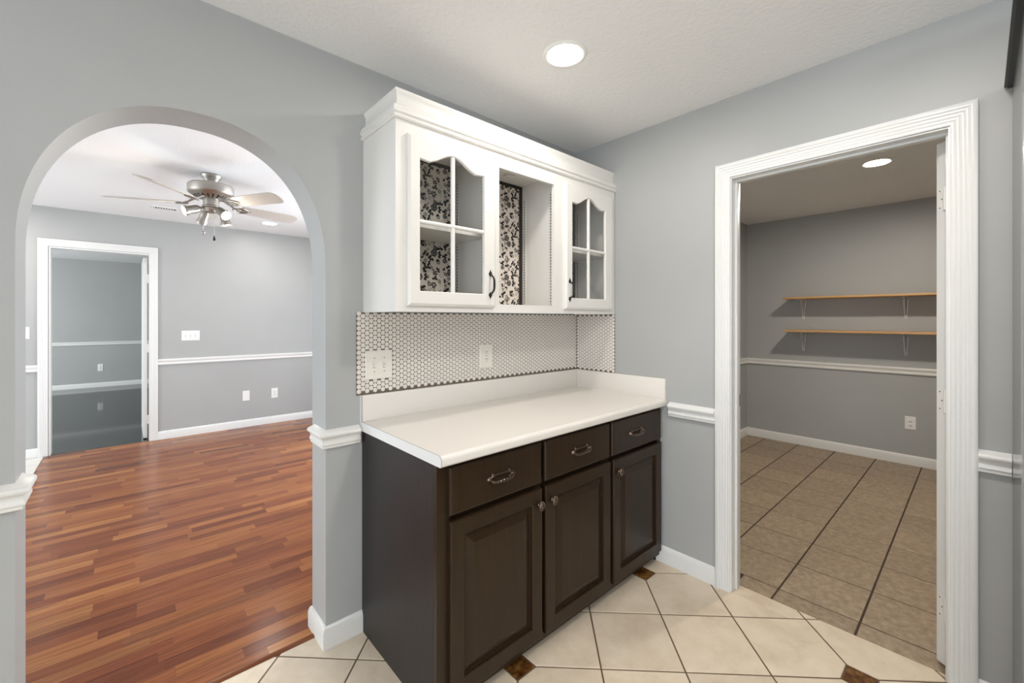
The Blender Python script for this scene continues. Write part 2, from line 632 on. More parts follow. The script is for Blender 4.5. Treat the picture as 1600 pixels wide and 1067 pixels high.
def clip(poly, fn):
    """keep where fn >= 0 (fn linear)"""
    out = []
    for i in range(len(poly)):
        a, b = poly[i], poly[(i + 1) % len(poly)]
        fa, fb = fn(a), fn(b)
        if fa >= 0:
            out.append(a)
        if (fa >= 0) != (fb >= 0):
            t = fa / (fa - fb)
            out.append((a[0] + (b[0] - a[0]) * t, a[1] + (b[1] - a[1]) * t))
    return out


def area2(p):
    return abs(sum(p[i][0] * p[(i + 1) % len(p)][1] - p[(i + 1) % len(p)][0] * p[i][1] for i in range(len(p)))) / 2


def tile_mesh(poly, c, z0=-0.008, z1=0.0, b=0.0018):
    """slab with a small edge fall, local to c"""
    n = len(poly)
    cx = sum(p[0] for p in poly) / n
    cy = sum(p[1] for p in poly) / n
    v = [(p[0] - c[0], p[1] - c[1], z0) for p in poly]
    v += [(p[0] - c[0], p[1] - c[1], z1 - b * 0.6) for p in poly]
    ins = []
    for p in poly:
        d = math.hypot(p[0] - cx, p[1] - cy)
        k = max(0, 1 - b * 1.4 / max(d, 1e-4))
        ins.append((cx + (p[0] - cx) * k - c[0], cy + (p[1] - cy) * k - c[1], z1))
    v += ins
    fs = []
    for i in range(n):
        j = (i + 1) % n
        fs += [(i, j, n + j, n + i), (n + i, n + j, 2 * n + j, 2 * n + i)]
    fs.append(tuple(range(2 * n, 3 * n)))
    me = bpy.data.meshes.new('tile')
    me.from_pydata(v, [], fs)
    return me


def put(name, me, loc, parent, m):
    if not me.materials:
        me.materials.append(m)
    o = bpy.data.objects.new(name, me)
    COL.objects.link(o)
    o.location = loc
    o.parent = parent
    return o


FTH = 0.089     # threshold between kitchen and pantry tile
WTH = 0.103     # threshold between kitchen tile and wood
floor = MB()
floor.box(-5.0, 0.0, -5.0, 0.0, -0.06, -0.0025)
floor.box(0.0, FTH, DY1, DY0, -0.06, -0.0025)
floor.box(AX0, AX1, 0.0, WTH, -0.06, -0.0025)
floor = struct('floor', floor, M['grout'], 'cream diagonal tile kitchen floor with small amber accent tiles', 'floor')
S2 = math.sqrt(2)
TS, TU0, TV0, GR, DOT = 0.3200, -0.545, -0.345, 0.0065, 0.066


def is_dot(i, j):
    return i % 2 == 0 and (j - i - 2) % 4 == 0


def uv2xy(u, v_):
    return ((u + v_) / S2, (u - v_) / S2)


full = {}
regions = [(-4.0, 0.0, -4.2, 0.0), (0.0, FTH, DY1 + 0.0, DY0), (AX0, AX1, 0.0, WTH)]


def in_any(p):
    return any(x0 <= p[0] <= x1 and y0 <= p[1] <= y1 for x0, x1, y0, y1 in regions)


def emit_tile(name, poly, m, floor):
    # split by region: a tile that runs through the doorway or the arch stays one piece where it can
    x0, x1, y0, y1 = -4.0, 0.0, -4.2, 0.0
    main = poly
    for fn in (lambda p: p[0] - x0, lambda p: p[1] - y0, lambda p: FTH - p[0], lambda p: WTH - p[1]):
        main = clip(main, fn)
        if len(main) < 3:
            return
    parts = []
    if all(p[0] <= 1e-6 and p[1] <= 1e-6 for p in main):
        parts = [main]
    else:
        # pass through the doorway strip or the arch strip
        inx = clip(main, lambda p: p[0])          # x >= 0 part
        iny = clip(main, lambda p: p[1])          # y >= 0 part
        doorway = [p for p in inx]
        ok_d = len(inx) > 2 and all(DY1 <= p[1] <= DY0 for p in inx)
        ok_a = len(iny) > 2 and all(AX0 <= p[0] <= AX1 for p in iny)
        if ok_d or ok_a:
            parts = [main]
        else:
            base = clip(clip(main, lambda p: -p[0]), lambda p: -p[1])
            if len(base) > 2:
                parts.append(base)
            if len(inx) > 2:
                q = clip(clip(inx, lambda p: p[1] - DY1), lambda p: DY0 - p[1])
                if len(q) > 2:
                    parts.append(q)
            if len(iny) > 2:
                q = clip(clip(iny, lambda p: p[0] - AX0), lambda p: AX1 - p[0])
                if len(q) > 2:
                    parts.append(q)
    for q in parts:
        if area2(q) < 2e-4:
            continue
        c = (sum(p[0] for p in q) / len(q), sum(p[1] for p in q) / len(q))
        key = (name, len(q)) + tuple(round(k, 3) for p in q for k in (p[0] - c[0], p[1] - c[1]))
        if key not in full:
            full[key] = tile_mesh(q, c)
        put(name, full[key], (c[0], c[1], random.uniform(-0.0004, 0.0002)), floor, m)


for i in range(-16, 8):
    for j in range(-12, 18):
        u0, v0 = TU0 + i * TS, TV0 + j * TS
        g = GR / 2
        poly = [(u0 + g, v0 + g), (u0 + TS - g, v0 + g), (u0 + TS - g, v0 + TS - g), (u0 + g, v0 + TS - g)]
        for di, dj in ((0, 0), (1, 0), (1, 1), (0, 1)):
            if is_dot(i + di, j + dj):
                cu, cv = u0 + di * TS, v0 + dj * TS
                su, sv = (1 if di == 0 else -1), (1 if dj == 0 else -1)
                poly = clip(poly, lambda p: su * (p[0] - cu) + sv * (p[1] - cv) - (DOT + 0.006))
        xy = [uv2xy(*p) for p in poly]
        emit_tile('tile', xy, M['tile'], floor)
        if is_dot(i, j):
            d = DOT - 0.002
            xy = [uv2xy(u0 + d, v0), uv2xy(u0, v0 + d), uv2xy(u0 - d, v0), uv2xy(u0, v0 - d)]
            emit_tile('accent_tile', xy, M['accent'], floor)

# pantry floor
pf = MB().box(FTH, PX, DY1 if False else -2.7, 0.03, -0.06, -0.0025)
pf = struct('floor_pantry', pf, M['pgrout'], 'taupe square tile pantry floor with dark grout', 'floor')
PT = 0.3185
xs = [FTH] + [0.204 + PT * k for k in range(0, 10)]
xs = [x for x in xs if x < PX - 0.02] + [PX]
ys = [-0.805 - PT * k for k in range(-3, 7)]
ys = [0.03] + [y for y in ys if -2.7 < y < 0.02] + [-2.7]
tcache = {}
for a in range(len(xs) - 1):
    for b in range(len(ys) - 1):
        x0, x1, y1, y0 = xs[a], xs[a + 1], ys[b], ys[b + 1]
        gx, gy = 0.0036, 0.0044
        if x0 < BW and not (y0 > DY1 - 0.4 and y1 < DY0 + 0.4):
            x0 = max(x0, BW)
        q = [(x0 + (0.0005 if x0 == FTH else gx), y0 + gy), (x1 - gx, y0 + gy), (x1 - gx, y1 - gy), (x0 + (0.0005 if x0 == FTH else gx), y1 - gy)]
        if x0 == FTH:
            q = [(p[0], min(max(p[1], DY1), DY0)) for p in q]
            if area2(q) < 1e-4:
                continue
        c = ((q[0][0] + q[2][0]) / 2, (q[0][1] + q[2][1]) / 2)
        key = (round(q[2][0] - q[0][0], 3), round(q[2][1] - q[0][1], 3))
        if key not in tcache:
            tcache[key] = tile_mesh(q, c)
        put('tile', tcache[key], (c[0], c[1], random.uniform(-0.0005, 0.0002)), pf, M['ptile'])

# hall floor: cherry laminate strips along x
hf = MB()
hf.box(-2.806, 0.45, WT, HY, -0.06, -0.0012)
hf.box(AX0, AX1, WTH, WT, -0.06, -0.0012)
hf.box(HD0, HD1, HY, HY + 0.02, -0.06, -0.0012)
hf = struct('floor_hall', hf, M['underlay'], 'glossy cherry strip laminate floor of the hall', 'floor')
rows = []
PW = 0.0655
y = WTH
rr = random.Random(21)
strips = []
while y < HY:
    y1 = min(y + PW, HY)
    inarch = y < WT
    xa, xb = (-2.805, 0.45)
    x = xa - rr.random() * 0.6
    while x < xb:
        ln = rr.choice((0.26, 0.33, 0.42, 0.42, 0.55, 0.7))
        x2 = min(x + ln, xb)
        a0, a1 = max(x, xa), x2
        if inarch:
            a0, a1 = max(a0, AX0), min(a1, AX1)
        if a1 - a0 > 0.01:
            strips.append((a0, a1, y, y1))
        x += ln
    y += PW
strips.sort(key=lambda s: math.hypot((s[0] + s[1]) / 2 + 2.05, (s[2] + s[3]) / 2 + 1.8))


def vis(s):
    """roughly inside the view through the arch"""
    for px in (s[0], s[1]):
        t = (0.0 - CAM[1]) / ((s[2] + s[3]) / 2 - CAM[1])
        xx = CAM[0] + (px - CAM[0]) * t
        if AX0 - 0.1 < xx < AX1 + 0.1:
            return True
    return False


near = [s for s in strips if vis(s)][:300]
nset = set(near)
pm = {}
for s in near:
    L = round(s[1] - s[0], 3)
    W_ = round(s[3] - s[2], 4)
    if (L, W_) not in pm:
        m_ = MB().box(-L / 2 + 0.0004, L / 2 - 0.0004, -W_ / 2 + 0.0003, W_ / 2 - 0.0003, -0.0011, 0.0)
        me = bpy.data.meshes.new('plank')
        me.from_pydata(m_.v, [], m_.f)
        me.materials.append(M['plank'])
        pm[(L, W_)] = me
    o = put('plank', pm[(L, W_)], ((s[0] + s[1]) / 2, (s[2] + s[3]) / 2, 0), hf, M['plank'])
mb = MB()
for s in strips:
    if s not in nset:
        mb.box(s[0] + 0.0004, s[1] - 0.0004, s[2] + 0.0003, s[3] - 0.0003, -0.0011, 0.0)
tag(build('planks', mb, M['plankfar'], hf), kind='stuff')
# reducer strip at the arch
mb = MB().sweep([(AX0, WTH), (AX1, WTH)], [(-0.012, -0.002), (-0.012, 0.001), (-0.006, 0.005), (0.010, 0.006), (0.016, 0.001), (0.016, -0.002)], XY)
struct('trim_1', mb, M['plank'], 'cherry reducer strip where the wood floor meets the kitchen tile', 'trim', 40)

fo = struct('floor_foyer', MB().box(-5.0, -2.806, WT, HY, -0.06, -0.0025), M['grout'], 'cream tile floor left of the hall wood, a sliver by the doorway', 'floor')
tm = None
for a in range(7):
    for b in range(13):
        x1, y1 = -2.809 - 0.32 * a, HY - 0.02 - 0.32 * b
        q = [(x1 - 0.314, y1 - 0.314), (x1, y1 - 0.314), (x1, y1), (x1 - 0.314, y1)]
        c = (x1 - 0.157, y1 - 0.157)
        if tm is None:
            tm = tile_mesh(q, c)
        if c[1] > 0.33 and c[0] > -4.9:
            put('tile', tm, (c[0], c[1], 0), fo, M['whitetile'])
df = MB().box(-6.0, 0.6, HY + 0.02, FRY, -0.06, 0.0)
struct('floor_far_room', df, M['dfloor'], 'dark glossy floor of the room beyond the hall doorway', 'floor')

# ------------------------------------------------------------------ rails and baseboards
RAILK = [(0, 0.815), (0.009, 0.815), (0.016, 0.820), (0.016, 0.829), (0.021, 0.833), (0.021, 0.839), (0.017, 0.846),
         (0.018, 0.856), (0.022, 0.862), (0.030, 0.868), (0.031, 0.876), (0.026, 0.882), (0.0, 0.893)]
RAILS = [(0, 0.833), (0.012, 0.833), (0.016, 0.838), (0.016, 0.848), (0.011, 0.856), (0.011, 0.864), (0.017, 0.872), (0.020, 0.886), (0.016, 0.895), (0, 0.898)]
BASE = [(0, 0), (0.014, 0), (0.014, 0.066), (0.010, 0.080), (0.006, 0.088), (0, 0.090)]


def rail(name, path, prof, label, m='trimrail', cat='trim'):
    mb = MB().sweep(path, prof, XY)
    return struct(name, mb, M[m], label, cat, 50)


CX0 = -1.455   # left side of the base cabinet
PR = [(CX0 - 0.012, 0), (AX1, 0), (AX1, 0.140)]
PL = [(AX0, 0.105), (AX0, 0), (-5.0, 0)]
PL2 = [(-5.0, WT), (AX0, WT), (AX0, 0), (-5.0, 0)]
rail('trim_2', PR, RAILK, 'cream chair rail wrapped around the right side of the arch')
rail('trim_3', PL, RAILK, 'cream chair rail wrapped around the left side of the arch')
PR2 = [(CX0, 0), (AX1, 0), (AX1, WT), (0.45, WT)]
rail('baseboard_back', PR2, BASE, 'white baseboard wrapped around the right side of the arch', 'trimrail', 'baseboard')
rail('baseboard_left', PL2, BASE, 'white baseboard wrapped around the left side of the arch', 'trimrail', 'baseboard')
# wall_right: travel towards -y has left = +x, so go towards +y (left = -x)
CO = 0.0695    # casing width
CI0, CI1, CIZ = -0.972, -1.728, 2.046
rail('trim_4', [(0, CI0 + CO), (0, -0.655)], RAILK, 'white chair rail between countertop and pantry door frame', 'trim')
rail('trim_5', [(0, -1.873), (0, CI1 - CO)], RAILK, 'white chair rail between pantry door frame and refrigerator', 'trim')
rail('baseboard_right', [(0, CI0 + CO), (0, -0.56)], BASE, 'white baseboard between dark cabinet and pantry door frame', 'trim', 'baseboard')
rail('baseboard_front', [(0, -1.873), (0, CI1 - CO)], BASE, 'white baseboard between pantry door frame and refrigerator', 'trim', 'baseboard')
# hall far wall: travel towards -x has left = -y
HO0, HO1 = -2.849, -1.948
rail('trim_6', [(0.45, HY), (HO1, HY)], RAILS, 'white chair rail on the hall far wall right of the doorway', 'trim')
rail('trim_7', [(HO0, HY), (-5.0, HY)], RAILS, 'short white chair rail left of the hall doorway', 'trim')
rail('baseboard_hall', [(0.45, HY), (HO1, HY)], BASE, 'white baseboard on the hall far wall right of the doorway', 'trim', 'baseboard')
rail('baseboard_hall_left', [(HO0, HY), (-5.0, HY)], BASE, 'short white baseboard left of the hall doorway', 'trim', 'baseboard')
# far room
rail('trim_8', [(0.6, FRY), (-6.0, FRY)], RAILS, 'white chair rail on the far room wall', 'trim')
rail('baseboard_far', [(0.6, FRY), (-6.0, FRY)], BASE, 'white baseboard on the far room wall', 'trim', 'baseboard')
# pantry: back wall (left = -x when travelling +y), left wall (travel -x: left=-y)
rail('trim_9', [(PX, -2.7), (PX, 0.03), (BW, 0.03)], RAILS, 'white chair rail under the pantry shelves', 'trimrail')
rail('baseboard_pantry', [(PX, -2.7), (PX, 0.03), (BW, 0.03)], BASE, 'white baseboard around the pantry floor', 'trimrail', 'baseboard')

# ------------------------------------------------------------------ doors and frames
CAS = [(0, 0), (0, 0.009), (0.003, 0.011), (0.011, 0.011), (0.0135, 0.0098), (0.016, 0.012), (0.023, 0.0125), (0.0255, 0.0112), (0.028, 0.0135), (0.036, 0.0145),
       (0.0385, 0.0132), (0.041, 0.016), (0.048, 0.0165), (0.0505, 0.0152), (0.053, 0.018), (0.0655, 0.018), (CO, 0.015), (CO, 0)]


def casing(f3, a0, a1, zt, flip=False):
    path = [(a0, 0), (a0, zt), (a1, zt), (a1, 0)]
    # offset must go outward
    sgn = 1 if a1 < a0 else -1
    mb = MB()
    if a1 < a0:
        path = [(a1, 0), (a1, zt), (a0, zt), (a0, 0)]
    mb.sweep(path, CAS, f3)
    return mb


d1 = thing('door_1', (0.05, -1.35, 0), 'white pantry doorway with fluted casing and a door opened back inside', 'door', None, 'structure')
build('door_casing', casing(YZ(0.0, -1), CI0, CI1, CIZ), M['trim'], d1, 40)
build('door_casing', casing(YZ(BW, 1), CI0, CI1, CIZ), M['trim'], d1, 40)
mb = MB()
JT = 0.012
mb.box(-0.001, BW + 0.001, DY0 - JT, DY0, 0, DZ - JT)
mb.box(-0.001, BW + 0.001, DY1, DY1 + JT, 0, DZ - JT)
mb.box(-0.001, BW + 0.001, DY1, DY0, DZ - JT, DZ)
build('jamb', mb, M['trim'], d1)
mb = MB()
mb.box(0.040, 0.072, DY0 - JT - 0.011, DY0 - JT, 0.0, DZ - JT - 0.011, 0, 0.002)
mb.box(0.040, 0.072, DY1 + JT, DY1 + JT + 0.008, 0.0, DZ - JT - 0.011, 0, 0.002)
mb.box(0.040, 0.072, DY1 + JT, DY0 - JT, DZ - JT - 0.011, DZ - JT, 0, 0.002)
build('door_stop', mb, M['trim'], d1, 40)
build('strike_plate', MB().box(0.080, 0.104, DY0 - JT - 0.0015, DY0 - JT, 0.905, 0.965), M['bronze'], d1)

# the pantry door itself, hinged right, opened about 135 degrees
hp = Vector((BW + 0.014, DY1 + JT + 0.012, 0.012))
e1 = Vector((1, -1, 0)).normalized()     # along the slab
e2 = Vector((1, 1, 0)).normalized()      # across its edge


def DR(a, b, c):
    return hp + e1 * a + e2 * b + Vector((0, 0, c))


def rbox(mb, fn, a0, a1, b0, b1, c0, c1, mi=0):
    v = [fn(a, b, c) for c in (c0, c1) for b in (b0, b1) for a in (a0, a1)]
    mb.add(v, [(0, 2, 3, 1), (4, 5, 7, 6), (0, 1, 5, 4), (2, 6, 7, 3), (0, 4, 6, 2), (1, 3, 7, 5)], mi)


mb = MB()
rbox(mb, DR, 0, 0.745, 0.0, 0.035, 0.0, 2.02)
slab = build('door_slab', mb, M['trim'], d1)
for zc in (0.22, 1.02, 1.80):
    mb = MB()
    rbox(mb, DR, -0.0012, 0.0, 0.002, 0.030, zc - 0.045, zc + 0.045)
    mb.lathe([(0.006, zc - 0.045), (0.006, zc + 0.045)], hp + Vector((-0.004, 0, 0)), seg=10)
    build('hinge', mb, M['hinge'], slab, 40)
    mb = MB()
    for dz, bb in ((-0.033, 0.021), (0.0, 0.012), (0.033, 0.021)):
        mb.lathe([(0.0030, 0.0008), (0.0026, 0.0022), (0, 0.0025)], DR(0, bb, zc + dz), -e1, 8)
    build('screw', mb, M['screw'], slab)

# hall doorway
d2 = thing('door_2', (-2.39, HY, 0), 'white hall doorway open to the dark-floored far room', 'door', None, 'structure')
build('door_casing', casing(XZ(HY, -1), HO1 - 0.0 - CO, HO0 + CO, 2.069), M['trim'], d2, 40)
mb = MB()
mb.box(HD0, HD0 + 0.012, HY - 0.001, HY + 0.116, 0, HDZ - 0.012)
mb.box(HD1 - 0.012, HD1, HY - 0.001, HY + 0.116, 0, HDZ - 0.012)
mb.box(HD0, HD1, HY - 0.001, HY + 0.116, HDZ - 0.012, HDZ)
build('jamb', mb, M['trim'], d2)
mb = MB().box(-2.068, -2.033, HY + 0.125, HY + 0.125 + 0.72, 0.012, 2.035, 0, 0.002)
slab = build('door_slab', mb, M['trim'], d2)
for zc in (0.22, 1.02, 1.80):
    mb = MB().box(-2.045, -2.022, HY + 0.112, HY + 0.126, zc - 0.048, zc + 0.048)
    build('hinge', mb, M['hinge'], slab)

# ------------------------------------------------------------------ base cabinet
bc = thing('base_cabinet', (-0.727, -0.3, 0), 'espresso three-door base cabinet with drawers under the white countertop', 'cabinet')
BX0, BX1 = -1.455, -0.004
FY = -0.600     # face frame front
mb = MB()
mb.box(BX0, BX0 + 0.016, FY + 0.019, -0.003, 0.0, 0.866)
build('side_panel', mb, M['espside'], bc)
mb = MB()
mb.box(BX0 + 0.016, BX1, -0.58, -0.003, 0.075, 0.09)
mb.box(BX0 + 0.016, BX1, -0.02, -0.003, 0.09, 0.866)
mb.box(BX1 - 0.016, BX1, -0.58, -0.02, 0.0, 0.866)
for xx in (-0.963, -0.494):
    mb.box(xx - 0.008, xx + 0.008, -0.58, -0.02, 0.09, 0.866)
build('carcass', mb, M['espresso'], bc)
mb = MB()
mb.box(BX0 + 0.0, BX1, FY + 0.045, FY + 0.060, 0.0, 0.075)
build('toe_kick', mb, M['espresso'], bc)
mb = MB()
for a, b in ((BX0, -1.402), (-0.985, -0.941), (-0.521, -0.465), (-0.040, BX1)):
    d = 0.0 if a in (BX0, -0.040) else 0.012
    mb.box(a, b, FY + d, FY + 0.019 + d, 0.038 if d == 0 else 0.085, 0.866 if d == 0 else 0.838, 0, 0.0008)
for a, b in ((-1.402, -0.985), (-0.941, -0.521), (-0.465, -0.040)):
    mb.box(a, b, FY + 0.012, FY + 0.031, 0.662, 0.702)
mb.box(-1.402, -0.040, FY, FY + 0.019, 0.838, 0.866)
mb.box(-1.402, -0.040, FY, FY + 0.019, 0.038, 0.085)
build('face_frame', mb, M['espresso'], bc)

DOORF = [(0, 0.0), (0, 0.015), (0.002, 0.019), (0.005, 0.020), (0.054, 0.020), (0.0565, 0.0175), (0.0575, 0.007), (0.062, 0.006), (0.066, 0.0)]
PANEL = [(0.061, 0.003), (0.061, 0.0062), (0.066, 0.0064), (0.069, 0.0080), (0.096, 0.0165), (0.099, 0.0175)]
DRAWF = [(0, 0.0), (0, 0.013), (0.003, 0.0185), (0.007, 0.020)]


def rect(x0, x1, z0, z1):
    return [(x0, z0), (x1, z0), (x1, z1), (x0, z1)]


def fill_last(mb, k, n=4):
    """close the innermost ring of the last closed sweep with k profile points"""
    o = len(mb.v) - n * k
    mb.add([], [])
    mb.f.append(tuple(o + i * k + k - 1 for i in range(n)))
    mb.m.append(0)


def knob(parent, x, z):
    mb = MB()
    y0 = FY - 0.020
    mb.lathe([(0.008, 0), (0.0055, 0.003), (0.0050, 0.007), (0.008, 0.010)], (x, y0, z), (0, -1, 0), 14)
    mb.lathe([(0.008, 0.009), (0.0185, 0.011), (0.0200, 0.0135), (0.0190, 0.016), (0.0165, 0.0155), (0.0150, 0.0175), (0.0120, 0.0165), (0.0085, 0.0200), (0.0, 0.0210)], (x, y0, z), (0, -1, 0), 20, 0, 0.86)
    for k in range(10):
        a = 2 * pi * k / 10
        mb.lathe([(0.0, -0.001), (0.0028, 0.0006), (0.0016, 0.0026), (0, 0.003)], (x + cos(a) * 0.0142, y0 - 0.0155, z + sin(a) * 0.0165), (0, -1, 0), 6)
    return build('knob', mb, M['bronze'], parent, 50)


def pull(parent, x, z):
    y0 = FY - 0.020
    mb = MB()
    # back rose with scrolled ends and a thin upper wire
    L = 0.056
    up = []
    for k in range(17):
        t = -1 + k / 8
        up.append((x + t * L, y0 - 0.0035, z + 0.004 + 0.009 * (1 - abs(t) ** 5)))
    mb.tube(up, [0.0030 + 0.0016 * (abs(-1 + k / 8) > 0.6) for k in range(17)], 7)
    for sg in (-1, 1):
        mb.lathe([(0.010, 0), (0.0095, 0.003), (0.006, 0.005), (0.0045, 0.014)], (x + sg * L, y0, z + 0.002), (0, -1, 0), 12)
        mb.lathe([(0.0065, 0), (0.0060, 0.003), (0.003, 0.0045), (0, 0.005)], (x + sg * (L - 0.016), y0, z + 0.014), (0, -1, 0), 9)
        mb.lathe([(0.0060, 0), (0.0056, 0.003), (0.003, 0.0045), (0, 0.005)], (x + sg * (L - 0.013), y0, z - 0.007), (0, -1, 0), 9)
    # the bail in front, thick and ornamented
    lo, rad = [], []
    for k in range(33):
        t = -1 + k / 16
        lo.append((x + t * L, y0 - 0.008 - 0.009 * (1 - t ** 6), z + 0.001 - 0.0095 * (1 - abs(t) ** 6)))
        rad.append(0.0040 + 0.0024 * (0.5 + 0.5 * cos(t * 24)) * (1 - abs(t)) + 0.0012 * (1 - abs(t)))
    mb.tube(lo, rad, 8)
    return build('pull', mb, M['bronze'], parent, 60)


DRW = [(-1.4145, -0.976), (-0.954, -0.510), (-0.488, -0.028)]
DOR = [(-1.4120, -0.972), (-0.951, -0.503), (-0.476, -0.024)]
for k in range(3):
    x0, x1 = DRW[k]
    z0, z1 = 0.690, 0.852
    mb = MB()
    mb.sweep(rect(x0, x1, z0, z1), DRAWF, XZ(FY, -1), closed=True)
    fill_last(mb, len(DRAWF))
    mb.box(x0 + 0.02, x1 - 0.02, FY, FY + 0.014, z0 + 0.012, z1 - 0.012)
    dw = build('drawer', mb, M['espresso'], bc)
    pull(dw, (-1.192, -0.727, -0.280)[k], 0.770)
for k in range(3):
    x0, x1 = DOR[k]
    z0, z1 = 0.070, 0.669
    mb = MB()
    mb.sweep(rect(x0, x1, z0, z1), DOORF, XZ(FY, -1), closed=True)
    dr = build('door', mb, M['espresso'], bc)
    mb = MB()
    mb.sweep(rect(x0, x1, z0, z1), PANEL, XZ(FY, -1), closed=True)
    fill_last(mb, len(PANEL))
    build('raised_panel', mb, M['espresso'], dr)
    knob(dr, (-0.990, -0.912, -0.435)[k], 0.605)

# ------------------------------------------------------------------ countertop
ct = thing('countertop', (-0.73, -0.3, 0.867), 'white laminate countertop with low backsplash on the dark cabinet', 'countertop')
TX0 = -1.462
CT, CB, CF = 0.905, 0.8675, -0.640
prof = [(0.0, CB), (CF + 0.006, CB), (CF, CB + 0.006)]
for k in range(9):
    a = pi / 2 * k / 8
    prof.append((CF + 0.016 - 0.016 * cos(a), CT - 0.016 + 0.016 * sin(a)))
prof += [(0.0, CT)]
mb = MB().prism(prof, lambda p, b: (b, p[0], p[1]), TX0, -0.001)
build('worktop', mb, M['lam'], ct, 40)
mb = MB().prism([(CF - 0.0003 if i else p[0], p[1]) if False else p for i, p in enumerate(prof)], lambda p, b: (b, p[0], p[1]), TX0 - 0.0012, TX0 + 0.0)
mb.box(TX0 - 0.0012, TX0, -0.018, 0.0, CT, 1.018)
build('end_cap', mb, M['lamedge'], ct)
mb = MB()
mb.prism([(p[0] * 1.0 - 0.0006, p[1] + 0.0006) for p in prof[2:-1]] + [(-0.018, CT + 0.0006), (-0.0186, CT - 0.001)] + [(p[0] + 0.002, p[1] - 0.0015) for p in prof[-2:2:-1]], lambda p, b: (b, p[0], p[1]), TX0 - 0.0004, TX0 + 0.0008)
mb.box(TX0 - 0.0004, TX0 + 0.0010, -0.0192, -0.0176, CT, 1.0185)
build('edge_seam', mb, M['seam'], ct)
mb = MB().box(TX0, -0.001, -0.018, -0.0005, CT, 1.018, 0, 0.0015)
build('splash_lip', mb, M['lam'], ct, 40)
mb = MB().box(-0.0185, -0.0005, CF + 0.004, -0.018, CB + 0.002, 1.018, 0, 0.0015)
build('splash_lip', mb, M['lam'], ct, 40)

# ------------------------------------------------------------------ penny tile backsplash
SPX0 = -1.480
UXL = -1.431
bs = MB()
bs.box(SPX0, -0.0005, -0.004, -0.0002, 1.0185, 1.3755)
bs.box(-0.004, -0.0005, -0.302, -0.004, 1.0185, 1.3755)
bs = tag(build('penny_tile_backsplash', bs, M['pennygrout']), 'white penny tile backsplash with brown grout between countertop and cabinet', 'backsplash')


def penny(axis):
    seg = 12
    v, fs = [], []
    for r, h in ((0.0100, 0.0), (0.0100, 0.0016), (0.0091, 0.0026)):
        for i in range(seg):
            a = 2 * pi * i / seg
            if axis == 'y':
                v.append((cos(a) * r, -h, sin(a) * r))
            else:
                v.append((-h, cos(a) * r, sin(a) * r))
    for j in range(2):
        for i in range(seg):
            fs.append((j * seg + i, j * seg + (i + 1) % seg, (j + 1) * seg + (i + 1) % seg, (j + 1) * seg + i))
    fs.append(tuple(2 * seg + i for i in range(seg)))
    return v, fs


PCH, PROW = 0.0182, 0.0210
pts = []
for c in range(82):
    x = -1.4695 + c * PCH
    if x > -0.008:
        break
    zo = 1.0345 if c % 2 == 0 else 1.0240 + PROW * 0
    for r in range(20):
        z = zo + r * PROW
        if z - 0.0098 < 1.0170 or (c == 0 and z > 1.38) or (c > 0 and z > 1.3735):
            continue
        if (-1.440 < x < -1.320 and 1.086 < z < 1.206) or (-0.812 < x < -0.734 and 1.089 < z < 1.208):
            continue
        pts.append(('y', x, z))
for c in range(16):
    y = -0.2925 + c * PCH
    if y > -0.012:
        break
    zo = 1.0290 if c % 2 == 0 else 1.0395
    for r in range(20):
        z = zo + r * PROW
        if z > 1.3735:
            continue
        pts.append(('x', y, z))
pv, pfc = penny('y')
me = bpy.data.meshes.new('tile')
me.from_pydata(pv, [], pfc)
k = 0
rest = MB()
qv, qf = penny('x')
for ax, a, z in pts:
    if z + 0.0098 > 1.3757 and not (ax == 'y' and a < -1.462):
        q = clip([(cos(2 * pi * i / 14) * 0.0098 + a, sin(2 * pi * i / 14) * 0.0098 + z) for i in range(14)], lambda p: 1.3754 - p[1])
        rest.prism(q, XZ(-0.004, -1) if ax == 'y' else YZ(-0.004, -1), 0.0, 0.0026)
    elif ax == 'y' and k < 300:
        put('tile', me, (a, -0.004, z), bs, M['penny'])
        k += 1
    elif ax == 'y':
        rest.add([(p[0] + a, p[1] - 0.004, p[2] + z) for p in pv], pfc)
    else:
        rest.add([(p[0] - 0.004, p[1] + a, p[2] + z) for p in qv], qf)
tag(build('tiles', rest, M['penny'], bs), kind='stuff')

# ------------------------------------------------------------------ wall plates


